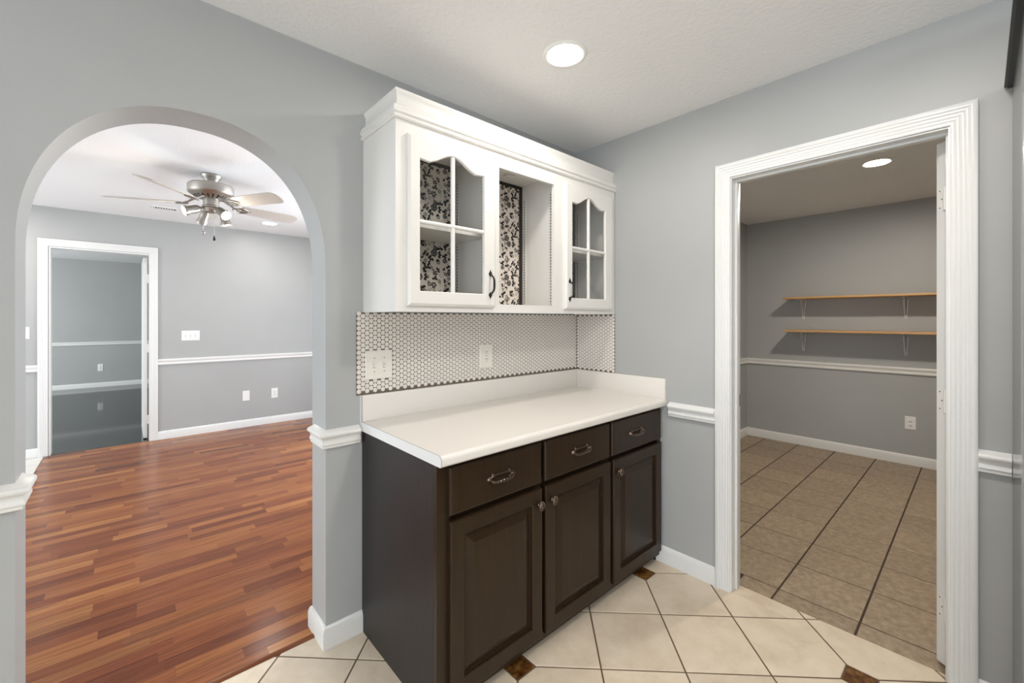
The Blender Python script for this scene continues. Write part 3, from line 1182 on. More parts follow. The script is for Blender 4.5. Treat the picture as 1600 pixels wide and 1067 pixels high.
def plate_y(name, x0, x1, z0, z1, y, kind, label, cat, m='plastic', t=0.005):
    """wall plate on a wall of constant y, facing -y"""
    p = thing(name, ((x0 + x1) / 2, y, (z0 + z1) / 2), label, cat)
    mb = MB().prism([], XY, 0, 0) if False else MB()
    mb.sweep(rect(x0, x1, z0, z1), [(0, 0), (0, t * 0.5), (0.003, t)], XZ(y, -1), closed=True)
    fill_last(mb, 3)
    build('plate', mb, M[m], p)
    xc, zc = (x0 + x1) / 2, (z0 + z1) / 2
    if kind == 'outlet':
        for s in (-1, 1):
            mb = MB()
            mb.lathe([(0.0165, t - 0.001), (0.0165, t + 0.0015), (0.0155, t + 0.002)], (xc, y, zc + s * 0.0195), (0, -1, 0), 16)
            rc = build('receptacle', mb, M[m], p, 40)
            mb = MB()
            for dx in (-0.0063, 0.0063):
                mb.box(xc + dx - 0.0012, xc + dx + 0.0012, y - t - 0.0026, y - t, zc + s * 0.0195, zc + s * 0.0195 + 0.008)
            mb.lathe([(0.0023, t), (0.0023, t + 0.0026)], (xc, y, zc + s * 0.0195 - 0.0065), (0, -1, 0), 8)
            build('slots', mb, M['slot'], rc)
        mb = MB().lathe([(0.003, t), (0.003, t + 0.001)], (xc, y, zc), (0, -1, 0), 8)
        build('screw', mb, M['screw'], p)
    elif kind.startswith('toggle'):
        nn = int(kind[6:])
        for k in range(nn):
            xx = xc + (k - (nn - 1) / 2) * 0.046
            mb = MB()
            mb.box(xx - 0.0052, xx + 0.0052, y - t - 0.0012, y - t, zc - 0.012, zc + 0.012)
            mb.add([(xx - 0.004, y - t, zc - 0.004), (xx + 0.004, y - t, zc - 0.004), (xx + 0.004, y - t, zc + 0.007), (xx - 0.004, y - t, zc + 0.007),
                    (xx - 0.003, y - t - 0.011, zc + 0.004), (xx + 0.003, y - t - 0.011, zc + 0.004), (xx + 0.003, y - t - 0.010, zc + 0.010), (xx - 0.003, y - t - 0.010, zc + 0.010)],
                   [(0, 1, 5, 4), (1, 2, 6, 5), (2, 3, 7, 6), (3, 0, 4, 7), (4, 5, 6, 7)])
            tg = build('toggle', mb, M[m], p)
            mb = MB()
            mb.box(xx - 0.0060, xx - 0.0053, y - t - 0.0006, y - t, zc - 0.0125, zc + 0.0125)
            mb.box(xx - 0.0060, xx + 0.0060, y - t - 0.0006, y - t, zc - 0.0135, zc - 0.0122)
            build('gap', mb, M['slot'], tg)
            mb = MB()
            for dz in (-0.030, 0.030):
                mb.lathe([(0.0028, t - 0.0002), (0.0022, t + 0.001)], (xx, y, zc + dz), (0, -1, 0), 8)
            build('screw', mb, M['screw'], p)
    return p


plate_y('light_switch', -1.443, -1.317, 1.083, 1.209, -0.0067, 'toggle2', 'ivory double switch plate on the penny tile above the countertop', 'switch', 'plate')
plate_y('outlet', -0.815, -0.731, 1.086, 1.211, -0.0067, 'outlet', 'ivory double outlet on the penny tile above the countertop', 'outlet', 'plate')
plate_y('light_switch', -1.739, -1.569, 1.098, 1.212, HY, 'toggle3', 'white triple switch plate on the hall wall right of the doorway', 'switch')
plate_y('blank_plate', -1.137, -1.061, 0.326, 0.450, HY, 'blank', 'white blank wall plate low on the hall wall', 'wall plate')
plate_y('outlet', -0.817, -0.742, 0.324, 0.450, HY, 'outlet', 'white outlet low on the hall wall right of the blank plate', 'outlet')
plate_y('light_switch', -2.978, -2.901, 1.155, 1.270, HY, 'toggle1', 'white single switch between the arch and the hall doorway', 'switch')
plate_y('outlet', -2.625, -2.545, 0.315, 0.455, FRY, 'outlet', 'small white outlet on the far room wall seen through the doorway', 'outlet')

# pantry outlet on a wall of constant x
p = thing('outlet', (PX, -1.3655, 0.386), 'white double outlet low on the pantry wall under the shelves', 'outlet')
mb = MB()
mb.sweep(rect(-1.404, -1.327, 0.326, 0.446), [(0, 0), (0, 0.003), (0.003, 0.006)], YZ(PX, -1), closed=True)
fill_last(mb, 3)
build('plate', mb, M['plastic'], p)
for s in (-1, 1):
    mb = MB().lathe([(0.0165, 0.005), (0.0165, 0.0072), (0.0155, 0.008)], (PX, -1.3655, 0.386 + s * 0.0195), (-1, 0, 0), 16)
    rc = build('receptacle', mb, M['plastic'], p, 40)
    mb = MB()
    for dy in (-0.0063, 0.0063):
        mb.box(PX - 0.0088, PX - 0.006, -1.3655 + dy - 0.0015, -1.3655 + dy + 0.0015, 0.386 + s * 0.0195, 0.386 + s * 0.0195 + 0.008)
    mb.lathe([(0.0025, 0.006), (0.0025, 0.0088)], (PX, -1.3655, 0.386 + s * 0.0195 - 0.0065), (-1, 0, 0), 8)
    build('slots', mb, M['slot'], rc)

# ------------------------------------------------------------------ upper display cabinet
UX0, UX1 = -1.449, -0.004
UF = -0.300
UB, UT = 1.376, 2.135
dc = thing('display_cabinet', (-0.727, -0.15, UB), 'white hanging cabinet with two glass doors and an open floral-lined middle', 'cabinet')
build('side_panel', MB().box(UX0, UX0 + 0.016, UF + 0.019, -0.001, UB, UT), M['cab'], dc)
build('side_panel', MB().box(UX1 - 0.016, UX1, UF + 0.019, -0.001, UB, UT), M['cab'], dc)
mb = MB()
mb.box(UX0 + 0.016, UX1 - 0.016, UF + 0.019, -0.001, UB + 0.012, 1.405)
build('bottom_panel', mb, M['cab'], dc)
mb = MB()
mb.box(UX0 + 0.016, UX1 - 0.016, UF + 0.019, -0.001, 2.115, 2.131)
build('top_panel', mb, M['cab'], dc)
PAR = [(-0.973, -0.957), (-0.501, -0.485)]
for a, b in PAR:
    build('partition', MB().box(a, b, UF + 0.019, -0.007, 1.405, 2.115), M['cab'], dc)
mb = MB()
STI = [(UX0, -1.390), (-0.985, -0.928), (-0.548, -0.452), (-0.062, UX1)]
for a, b in STI:
    mb.box(a, b, UF, UF + 0.019, UB, UT)
OPN = [(-1.390, -0.985), (-0.928, -0.548), (-0.452, -0.062)]
for a, b in OPN:
    mb.box(a, b, UF, UF + 0.019, 2.052, UT)
    mb.box(a, b, UF, UF + 0.019, UB, 1.416)
build('face_frame', mb, M['cab'], dc)

# crown: recessed frieze above a bead that stands proud
CRN = [(0.0, 2.118), (0.008, 2.119), (0.012, 2.124), (0.011, 2.130), (0.007, 2.134), (0.009, 2.138), (0.014, 2.142), (0.015, 2.152), (0.012, 2.158),
       (0.008, 2.160), (0.009, 2.166), (0.006, 2.171), (-0.004, 2.175), (-0.009, 2.185), (-0.011, 2.205), (-0.008, 2.222), (-0.003, 2.231), (-0.003, 2.239), (-0.020, 2.239), (-0.020, 2.135)]
mb = MB()
# travel so that left is outward: from the wall along the left side (towards -y: left = +x, so go the other way)
path = [(UX1 + 0.003, UF), (UX0, UF), (UX0, -0.001)]
mb.sweep(path, CRN, XY)
crown = build('crown_molding', mb, M['cab'], dc, 35)
build('top_board', MB().box(UX0 + 0.012, UX1, UF + 0.012, -0.001, 2.190, 2.20), M['cab'], dc)

# floral back panels
BP = [(-1.433, -0.973), (-0.957, -0.501), (-0.485, -0.020)]


def ell(cx, cz, a, b, ang, n=9):
    ca, sa = cos(ang), sin(ang)
    return [(cx + ca * a * cos(t) - sa * b * sin(t), cz + sa * a * cos(t) + ca * b * sin(t)) for t in [2 * pi * i / n for i in range(n)]]


def leaf(cx, cz, ln, wd, ang):
    pts_ = []
    for i in range(5):
        t = i / 4
        pts_.append((t * ln, wd * sin(pi * t ** 0.8)))
    for i in range(3, 0, -1):
        t = i / 4
        pts_.append((t * ln, -wd * sin(pi * t ** 0.8)))
    ca, sa = cos(ang), sin(ang)
    return [(cx + ca * x - sa * z, cz + sa * x + ca * z) for x, z in pts_]


def band(cx, cz, r0, r1, a0, a1, n=7):
    o = [(cx + cos(a0 + (a1 - a0) * i / n) * r1, cz + sin(a0 + (a1 - a0) * i / n) * r1) for i in range(n + 1)]
    i_ = [(cx + cos(a0 + (a1 - a0) * i / n) * r0, cz + sin(a0 + (a1 - a0) * i / n) * r0) for i in range(n, -1, -1)]
    return o + i_


def motif():
    """one repeat of the printed paper: list of (polygon, ink)"""
    rg = random.Random(5)
    out = []

    def rose(x, z, r, rot):
        for k in range(6):
            a = rot + k * pi / 3
            out.append((ell(x + cos(a) * r * 0.72, z + sin(a) * r * 0.72, r * 0.46, r * 0.36, a + pi / 2), 1))
        out.append((ell(x, z, r * 0.62, r * 0.60, 0, 12), 1))
        for k in range(3):
            a = rot + k * 2.1
            out.append((band(x, z, r * 0.60, r * 0.70, a, a + 1.35), 3))
            out.append((band(x, z, r * 0.30, r * 0.40, a + 1, a + 2.3), 3))

    def ring_rose(x, z, r, rot):
        rose(x, z, r * 0.92, rot)
        out.append((leaf(x + cos(rot) * r, z + sin(rot) * r, r * 1.1, r * 0.34, rot + 0.3), 1))
        out.append((leaf(x - cos(rot) * r, z - sin(rot) * r, r * 1.1, r * 0.34, rot + pi - 0.3), 1))

    def flower(x, z, r, rot, n=5, ink=1):
        for k in range(n):
            a = rot + k * 2 * pi / n
            out.append((leaf(x + cos(a) * r * 0.18, z + sin(a) * r * 0.18, r * 0.88, r * 0.27, a), ink))

    def leaves(x, z, n, ln, a0, spread, ink=1, wd=0.34):
        ln *= 1.12
        for k in range(n):
            a = a0 + (k - (n - 1) / 2) * spread
            out.append((leaf(x + cos(a) * ln * 0.25, z + sin(a) * ln * 0.25, ln, ln * wd, a), ink))

    def stem(x0, z0, x1, z1, bend, ink=1, wd=0.0007, leafs=0):
        wd *= 1.5
        pp = []
        for i in range(7):
            t = i / 6
            bx = x0 + (x1 - x0) * t - (z1 - z0) * bend * sin(pi * t)
            bz = z0 + (z1 - z0) * t + (x1 - x0) * bend * sin(pi * t)
            pp.append((bx, bz))
        out.append(([(a, b + wd) for a, b in pp] + [(a, b - wd) for a, b in pp[::-1]], ink))
        for k in range(leafs):
            q = pp[1 + k % 5]
            a = math.atan2(z1 - z0, x1 - x0) + (0.8 if k % 2 else -0.8)
            out.append((leaf(q[0], q[1], 0.010, 0.0026, a), ink))

    rose(0.050, 0.190, 0.017, 0.3)
    rose(0.066, 0.158, 0.016, 1.0)
    flower(0.034, 0.176, 0.010, 0.5)
    flower(0.020, 0.180, 0.011, 0.2)
    flower(0.040, 0.158, 0.010, 0.8)
    leaves(0.078, 0.188, 2, 0.020, 0.3, 0.8)
    leaves(0.088, 0.160, 3, 0.017, -0.1, 0.9)
    leaves(0.044, 0.207, 3, 0.016, 1.9, 0.8)
    leaves(0.048, 0.142, 2, 0.014, -1.8, 0.9)
    leaves(0.020, 0.196, 2, 0.013, 2.4, 0.7)
    # small cluster
    flower(0.050, 0.082, 0.012, 0.1)
    flower(0.064, 0.070, 0.010, 0.9)
    flower(0.040, 0.064, 0.010, 0.5)
    ring_rose(0.053, 0.058, 0.009, 1.2)
    leaves(0.036, 0.092, 3, 0.016, 2.2, 0.7)
    leaves(0.048, 0.044, 3, 0.016, -1.3, 0.8)
    leaves(0.074, 0.084, 2, 0.014, 0.8, 0.9)
    # right hand rose and five-petal pair
    ring_rose(0.146, 0.056, 0.019, 0.8)
    rose(0.152, 0.082, 0.011, 0.0)
    leaves(0.166, 0.050, 3, 0.018, 0.0, 0.8)
    leaves(0.132, 0.036, 3, 0.017, -2.0, 0.8)
    leaves(0.160, 0.030, 2, 0.015, -1.0, 0.7)
    flower(0.120, 0.126, 0.014, 0.3)
    flower(0.145, 0.122, 0.017, 0.0, 6)
    stem(0.120, 0.126, 0.105, 0.190, 0.2, 1, 0.0006, 4)
    stem(0.145, 0.122, 0.160, 0.082, -0.2, 1, 0.0006, 3)
    stem(0.165, 0.200, 0.140, 0.160, 0.25, 1, 0.0006, 4)
    ring_rose(0.150, 0.180, 0.012, 2.0)
    leaves(0.162, 0.192, 3, 0.014, 0.6, 0.9)
    leaves(0.112, 0.196, 3, 0.014, 1.6, 0.8)
    # cluster at lower middle
    flower(0.098, 0.016, 0.011, 0.4)
    leaves(0.108, 0.006, 3, 0.015, -0.4, 0.8)
    leaves(0.086, 0.024, 2, 0.012, 2.3, 0.8)
    leaves(0.014, 0.060, 2, 0.016, -0.9, 0.8)
    leaves(0.012, 0.034, 3, 0.014, 1.2, 0.8)
    leaves(0.082, 0.120, 3, 0.016, -1.3, 0.7)
    flower(0.094, 0.092, 0.012, 0.2)
    flower(0.022, 0.122, 0.010, 0.6)
    flower(0.176, 0.142, 0.011, 0.1)
    flower(0.110, 0.160, 0.011, 0.7)
    rose(0.018, 0.022, 0.012, 0.4)
    flower(0.066, 0.014, 0.011, 0.9)
    flower(0.170, 0.012, 0.012, 0.3)
    flower(0.130, 0.206, 0.010, 0.3)
    leaves(0.182, 0.070, 3, 0.016, 1.6, 0.8)
    leaves(0.084, 0.214, 3, 0.015, 0.6, 0.8)
    leaves(0.118, 0.040, 2, 0.015, 2.6, 0.8)
    leaves(0.150, 0.144, 3, 0.015, 1.5, 0.9)
    leaves(0.028, 0.146, 2, 0.015, 3.3, 0.8)
    leaves(0.086, 0.058, 3, 0.015, -0.6, 0.8)
    leaves(0.010, 0.084, 3, 0.014, 0.4, 0.8)
    # pale sprays
    for (x, z, a) in ((0.028, 0.132, 1.3), (0.050, 0.120, 1.6), (0.070, 0.104, 0.9), (0.118, 0.094, 1.0), (0.112, 0.064, 0.6), (0.094, 0.050, -0.8),
                      (0.130, 0.090, 2.1), (0.020, 0.104, 0.8), (0.066, 0.026, 1.9), (0.180, 0.120, 1.4), (0.178, 0.160, 0.9), (0.180, 0.086, 2.0), (0.126, 0.020, 1.2), (0.030, 0.010, 1.0)):
        for k in range(4):
            out.append((leaf(x + rg.uniform(-0.007, 0.007), z + rg.uniform(-0.008, 0.008), 0.011, 0.0016, a + rg.uniform(-0.5, 0.5)), 2))
        stem(x - 0.006, z - 0.010, x + 0.006, z + 0.014, 0.2, 2, 0.0004)
    return out


MOT = motif()
RW, RH = 0.190, 0.222
for k, (a, b) in enumerate(BP):
    z0, z1 = 1.405, 2.115
    bp = build('back_panel', MB().box(a, b, -0.0065, -0.001, z0, z1), M['board'], dc)
    px0, px1, pz0, pz1 = a + 0.003, b - 0.027, z0, z1 - 0.019
    build('floral_paper', MB().box(px0, px1, -0.0075, -0.0066, pz0, pz1), M['paper'], bp)
    mb = MB()
    ox, oz = (-1.433, 1.392)
    for ix in range(0, 9):
        for iz in range(0, 5):
            for poly, ink in MOT:
                q = [(x + ox + ix * RW, z + oz + iz * RH) for x, z in poly]
                if min(p[0] for p in q) > px1 or max(p[0] for p in q) < px0:
                    continue
                if len(poly) > 12 or True:
                    xs_ = [p[0] for p in q]
                    zs_ = [p[1] for p in q]
                    if min(xs_) < px0 or max(xs_) > px1 or min(zs_) < pz0 or max(zs_) > pz1:
                        for fn in (lambda p: p[0] - px0, lambda p: px1 - p[0], lambda p: p[1] - pz0, lambda p: pz1 - p[1]):
                            q = clip(q, fn)
                            if len(q) < 3:
                                break
                        if len(q) < 3:
                            continue
                mb.add([(p[0], -0.0081 if ink == 3 else -0.0078, p[1]) for p in q], [tuple(range(len(q)))], ink - 1)
    tag(build('floral_print', mb, [M['ink'], M['ink2'], M['paper']], bp), kind='stuff')

# shelf standards: slotted strips on the partitions, with dark slots
mb = MB()
ms = MB()


def standard(x, side, y):
    mb.box(x, x + side * 0.0025, y - 0.008, y + 0.008, 1.43, 2.04)
    for k in range(38):
        z = 1.44 + k * 0.0157
        ms.box(x + side * 0.0022, x + side * 0.0030, y - 0.0030, y + 0.0030, z, z + 0.0065)


for x, side in ((-0.973, -1), (-0.957, 1), (-0.501, -1), (-0.485, 1), (-0.020, -1), (-1.433, 1)):
    for yy in (-0.030, -0.232):
        standard(x, side, yy)
build('shelf_standard', mb, M['cab'], dc)
tag(build('standard_slots', ms, M['slot'], dc), kind='stuff')
build('shelf', MB().box(-1.431, -0.976, -0.262, -0.010, 1.724, 1.740), M['cab'], dc)
build('shelf', MB().box(-0.482, -0.0225, -0.262, -0.010, 1.724, 1.740), M['cab'], dc)
# puck light in the open bay
mb = MB().lathe([(0.034, 0.0), (0.034, 0.010), (0.030, 0.013), (0.024, 0.013), (0.022, 0.009), (0, 0.009)], (-0.690, -0.105, 2.115), (0, 0, -1), 24)
pk = build('puck_light', mb, M['cab'], dc, 40)
build('lens', MB().lathe([(0.021, 0.0092), (0.018, 0.011), (0, 0.012)], (-0.690, -0.105, 2.115), (0, 0, -1), 20), M['strip'], pk, 40)

# doors
UDF = [(0, 0.0), (0, 0.012), (0.006, 0.0165), (0.010, 0.020)]


def glass_door(x0, x1, z0, z1, gx0, gx1, gz0, zs, za, hx):
    """x0..x1 door, gx0..gx1 glass, zs shoulder height, za apex height"""
    c = (gx0 + gx1) / 2
    hw = (gx1 - gx0) / 2 * 0.70
    mb = MB()
    f3 = XZ(UF, -1)
    mb.sweep(rect(x0, x1, z0, z1), UDF, f3, closed=True)
    i = 0.010
    T = 0.020
    top = []
    for k in range(25):
        t = -1 + k / 12
        top.append((c + t * hw, zs + (za - zs) * (0.5 + 0.5 * cos(pi * t)) ** 0.85))
    top[0] = (c - hw, zs - 0.004)
    top[-1] = (c + hw, zs - 0.004)
    prof_top = [(gx0, zs)] + top + [(gx1, zs)]
    # front face: stiles, bottom rail, and arched top rail, with a small inner bevel
    xa, xb, za0, zb0 = x0 + i, x1 - i, z0 + i, z1 - i

    def q(p, b):
        return f3(p, b)

    mb.add([q((xa, za0), T), q((gx0, za0), T), q((gx0, zb0), T), q((xa, zb0), T)], [(0, 1, 2, 3)])
    mb.add([q((gx1, za0), T), q((xb, za0), T), q((xb, zb0), T), q((gx1, zb0), T)], [(0, 1, 2, 3)])
    mb.add([q((gx0, za0), T), q((gx1, za0), T), q((gx1, gz0), T), q((gx0, gz0), T)], [(0, 1, 2, 3)])
    for k in range(len(prof_top) - 1):
        a, b = prof_top[k], prof_top[k + 1]
        mb.add([q(a, T), q(b, T), q((b[0], zb0), T), q((a[0], zb0), T)], [(0, 1, 2, 3)])
    # back face
    for r_ in ((x0, gx0, z0, z1), (gx1, x1, z0, z1), (gx0, gx1, z0, gz0), (gx0, gx1, za, z1)):
        mb.add([q(p, 0.0) for p in rect(*r_)], [(0, 1, 2, 3)])
    # inner reveal
    loop = [(gx0, gz0), (gx1, gz0)] + prof_top[::-1]
    k = len(loop)
    inn = []
    for p in loop:
        d = Vector((c - p[0], (gz0 + zs) / 2 - p[1])).normalized() * 0.0035
        inn.append((p[0] + d.x, p[1] + d.y))
    v = [q(p, T) for p in loop] + [q(p, T - 0.004) for p in inn] + [q(p, 0.004) for p in inn]
    fs = []
    for a in range(k):
        b = (a + 1) % k
        fs += [(a, b, k + b, k + a), (k + a, k + b, 2 * k + b, 2 * k + a)]
    mb.add(v, fs)
    d = build('door', mb, M['cab'], dc, 30)
    # muntins with rounded faces
    mz = 1.735
    mp = [(-0.0095, 0.005), (-0.0095, 0.012), (-0.005, 0.0165), (0.005, 0.0165), (0.0095, 0.012), (0.0095, 0.005)]
    m2 = MB().sweep([(c, gz0 - 0.004), (c, za + 0.004)], mp, f3)
    build('muntin', m2, M['cab'], d, 50)
    m2 = MB().sweep([(gx0 - 0.004, mz), (gx1 + 0.004, mz)], [(a * 0.85, b + 0.0006) for a, b in mp], f3)
    build('muntin', m2, M['cab'], d, 50)
    # four panes
    for (pa, pb) in ((gx0, c - 0.006), (c + 0.006, gx1)):
        for (ra, rb) in ((gz0, mz - 0.005), (mz + 0.005, None)):
            if rb is None:
                pl = [p for p in prof_top if pa - 1e-6 <= p[0] <= pb + 1e-6]
                if pa == gx0:
                    pl = pl + [(pb, za)]
                else:
                    pl = [(pa, za)] + pl
                poly = [(pa, ra), (pb, ra)] + pl[::-1]
            else:
                poly = rect(pa, pb, ra, rb)
            m2 = MB().prism(poly, f3, 0.0055, 0.0075)
            build('pane', m2, M['glass'], d)
    # iron pull with spear ends
    m2 = MB()
    yb = UF - 0.020
    zc, hl = 1.503, 0.043
    pts_ = []
    for k in range(13):
        t = -1 + k / 6
        pts_.append((hx, yb - 0.004 - 0.025 * (1 - t ** 4), zc + t * hl))
    m2.tube(pts_, [0.0042 + 0.001 * (1 - abs(-1 + k / 6)) for k in range(13)], 8)
    for s in (-1, 1):
        zz = zc + s * (hl + 0.002)
        poly = [(hx, zz - s * 0.010), (hx + 0.007, zz - s * 0.004), (hx + 0.0095, zz + s * 0.002), (hx + 0.007, zz + s * 0.008), (hx + 0.002, zz + s * 0.014), (hx, zz + s * 0.021),
                (hx - 0.002, zz + s * 0.014), (hx - 0.007, zz + s * 0.008), (hx - 0.0095, zz + s * 0.002), (hx - 0.007, zz - s * 0.004)]
        m2.prism(poly, XZ(yb, -1), 0.0, 0.0025)
        m2.lathe([(0.0075, 0.0022), (0.006, 0.005), (0.002, 0.0065), (0, 0.0066)], (hx, yb, zz), (0, -1, 0), 10)
    build('handle', m2, M['iron'], d, 40)
    return d


glass_door(-1.404, -0.963, 1.400, 2.070, -1.355, -1.030, 1.456, 1.984, 2.029, -0.998)
glass_door(-0.477, -0.046, 1.400, 2.082, -0.426, -0.119, 1.459, 1.984, 2.029, -0.447)

# ------------------------------------------------------------------ recessed lights


def can(name, x, y, z, power, label, r=0.092, lens=0.066, color=WARM):
    p = thing(name, (x, y, z), label, 'light', 'recessed ceiling lights')
    mb = MB().lathe([(lens + 0.004, 0.0), (lens + 0.004, 0.003), (lens + 0.012, 0.006), (r - 0.006, 0.005), (r, 0.001), (r, 0.0)], (x, y, z), (0, 0, -1), 40)
    # keep only the ring (drop caps)
    mb.f = [f_ for f_ in mb.f if len(f_) == 4]
    mb.m = mb.m[:len(mb.f)]
    build('trim_ring', mb, M['plastic'], p, 50)
    a = pi * lens * lens
    e = emit('lamp_' + label[:12].replace(' ', '_'), color, power / (pi * a))
    mb = MB().lathe([(lens + 0.004, 0.0015), (lens * 0.8, 0.0030), (0, 0.0036)], (x, y, z), (0, 0, -1), 32)
    mb.f = [f_ for f_ in mb.f if len(f_) <= 4]
    mb.m = mb.m[:len(mb.f)]
    build('lens', mb, e, p, 50)
    return p


can('recessed_light', -0.865, -0.645, KC, KITCHEN_CAN, 'round recessed light shining in the kitchen ceiling above the countertop')
can('recessed_light', -0.979, 3.735, HC, HALL_CAN, 'round recessed light in the hall ceiling beyond the fan')
can('recessed_light', 1.687, -1.313, KC, PANTRY_CAN, 'round recessed light in the dim pantry ceiling', color=(1.0, 0.91, 0.80))

# ------------------------------------------------------------------ ceiling vent in the hall
vt = thing('ceiling_vent', (-1.92, 3.68, HC), 'white slotted air vent in the hall ceiling left of the fan lamps', 'vent')
mb = MB()
mb.sweep([(-2.03, 3.62), (-1.82, 3.62), (-1.82, 3.76), (-2.03, 3.76)], [(0, HC), (0, HC - 0.005), (0.012, HC - 0.007), (0.020, HC - 0.003), (0.020, HC)], XY, closed=True)
build('frame', mb, M['plastic'], vt)
build('duct', MB().box(-2.012, -1.838, 3.64, 3.74, HC - 0.0008, HC - 0.0002), M['slot'], vt)
for k in range(8):
    x = -2.008 + k * 0.0205
    mb = MB().add([(x, 3.64, HC - 0.001), (x, 3.74, HC - 0.001), (x + 0.010, 3.74, HC - 0.007), (x + 0.010, 3.64, HC - 0.007),
                   (x + 0.002, 3.64, HC - 0.001), (x + 0.002, 3.74, HC - 0.001), (x + 0.012, 3.74, HC - 0.007), (x + 0.012, 3.64, HC - 0.007)],
                  [(0, 1, 2, 3), (4, 7, 6, 5), (0, 3, 7, 4), (1, 5, 6, 2), (2, 6, 7, 3), (0, 4, 5, 1)])
    build('slat', mb, M['plastic'], vt)

# ------------------------------------------------------------------ ceiling fan
FX, FYY = -1.725, 2.186
fan = thing('ceiling_fan', (FX, FYY, HC), 'brushed nickel ceiling fan with five pale blades and four spot lamps', 'ceiling fan')
c0 = (FX, FYY, HC)
DN = (0, 0, -1)
mb = MB().lathe([(0.064, 0.0), (0.070, 0.004), (0.070, 0.010), (0.060, 0.024), (0.046, 0.046), (0.042, 0.066), (0.046, 0.078)], c0, DN, 40)
build('canopy', mb, M['nickel'], fan, 40)
mb = MB().lathe([(0.040, 0.070), (0.120, 0.074), (0.142, 0.080), (0.150, 0.089), (0.150, 0.138), (0.146, 0.146), (0.130, 0.157), (0.100, 0.166)], c0, DN, 56)
build('motor_housing', mb, M['nickel'], fan, 35)
mb = MB().lathe([(0.128, 0.156), (0.100, 0.175), (0.062, 0.189), (0.050, 0.191)], c0, DN, 48)
build('vent_plate', mb, M['nickel'], fan, 40)
mb = MB()
for k in range(20):
    a = 2 * pi * k / 20
    r0, r1, h0, h1 = 0.072, 0.112, 0.1865, 0.1685
    t = Vector((-sin(a), cos(a), 0)) * 0.0065
    o = Vector(c0)
    P0 = o + Vector((cos(a) * r0, sin(a) * r0, -h0 - 0.001))
    P1 = o + Vector((cos(a) * r1, sin(a) * r1, -h1 - 0.001))
    up = Vector((0, 0, 0.004))
    mb.add([P0 - t * 0.7, P0 + t * 0.7, P1 + t, P1 - t, P0 - t * 0.7 + up, P0 + t * 0.7 + up, P1 + t + up, P1 - t + up], [(0, 1, 2, 3), (0, 4, 5, 1), (2, 6, 7, 3), (1, 5, 6, 2), (0, 3, 7, 4)])
tag(build('vent_slots', mb, M['slot'], fan), kind='stuff')
mb = MB().lathe([(0.050, 0.185), (0.052, 0.200), (0.052, 0.235), (0.060, 0.242), (0.060, 0.250), (0.050, 0.256)], c0, DN, 36)
build('switch_housing', mb, M['nickel'], fan, 35)
mb = MB().lathe([(0.050, 0.254), (0.052, 0.266), (0.040, 0.284), (0.018, 0.292), (0.0, 0.293)], c0, DN, 36)
build('lamp_fitter', mb, M['nickel'], fan, 35)

BZ = HC - 0.226
th0 = R(13.25)
PITCH = R(-16)
blade_me = br_me = None
for k in range(5):
    a = th0 + 2 * pi * k / 5
    ea = Vector((cos(a), sin(a), 0))
    et = Vector((-sin(a), cos(a), 0))

    def BF(r, t, h):
        tt = et * (t * cos(PITCH)) + Vector((0, 0, t * sin(PITCH)))
        return Vector((FX, FYY, BZ)) + ea * r + tt + Vector((0, 0, h))
    # rounded blade outline
    ol = [(0.205, -0.050), (0.23, -0.056), (0.42, -0.066), (0.60, -0.070)]
    for i in range(1, 8):
        b = -pi / 2 + pi * i / 8
        cc = cos(b)
        ol.append((0.60 + 0.062 * abs(cc) ** 0.7, 0.070 * sin(b)))
    ol += [(0.60, 0.070), (0.42, 0.066), (0.23, 0.056), (0.205, 0.050)]
    mb = MB().prism(ol, lambda p, b: BF(p[0], p[1], b), 0.0, 0.006)
    bl = build('blade', mb, M['fanblade'], fan)
    # scrolled bracket
    mb = MB()
    mb.tube([Vector((FX, FYY, HC - 0.176)) + ea * 0.075, Vector((FX, FYY, HC - 0.190)) + ea * 0.115, BF(0.150, 0, 0.012), BF(0.185, 0, -0.003)], [0.010, 0.009, 0.008, 0.007], 8)
    for s in (-1, 1):
        loop = []
        for i in range(15):
            u = i / 14
            loop.append(BF(0.150 + 0.115 * u, s * 0.036 * sin(pi * u) ** 0.8 + s * 0.004, -0.005))
        mb.tube(loop, 0.0045, 6)
        loop = []
        for i in range(11):
            u = 2 * pi * i / 11
            loop.append(BF(0.212 + 0.020 * cos(u), s * 0.017 + 0.013 * sin(u), -0.005))
        mb.tube(loop, 0.0035, 6, 0, True)
    mb.tube([BF(0.18, 0, -0.004), BF(0.285, 0, -0.004)], [0.006, 0.0035], 6)
    build('blade_bracket', mb, M['nickel'], bl, 50)

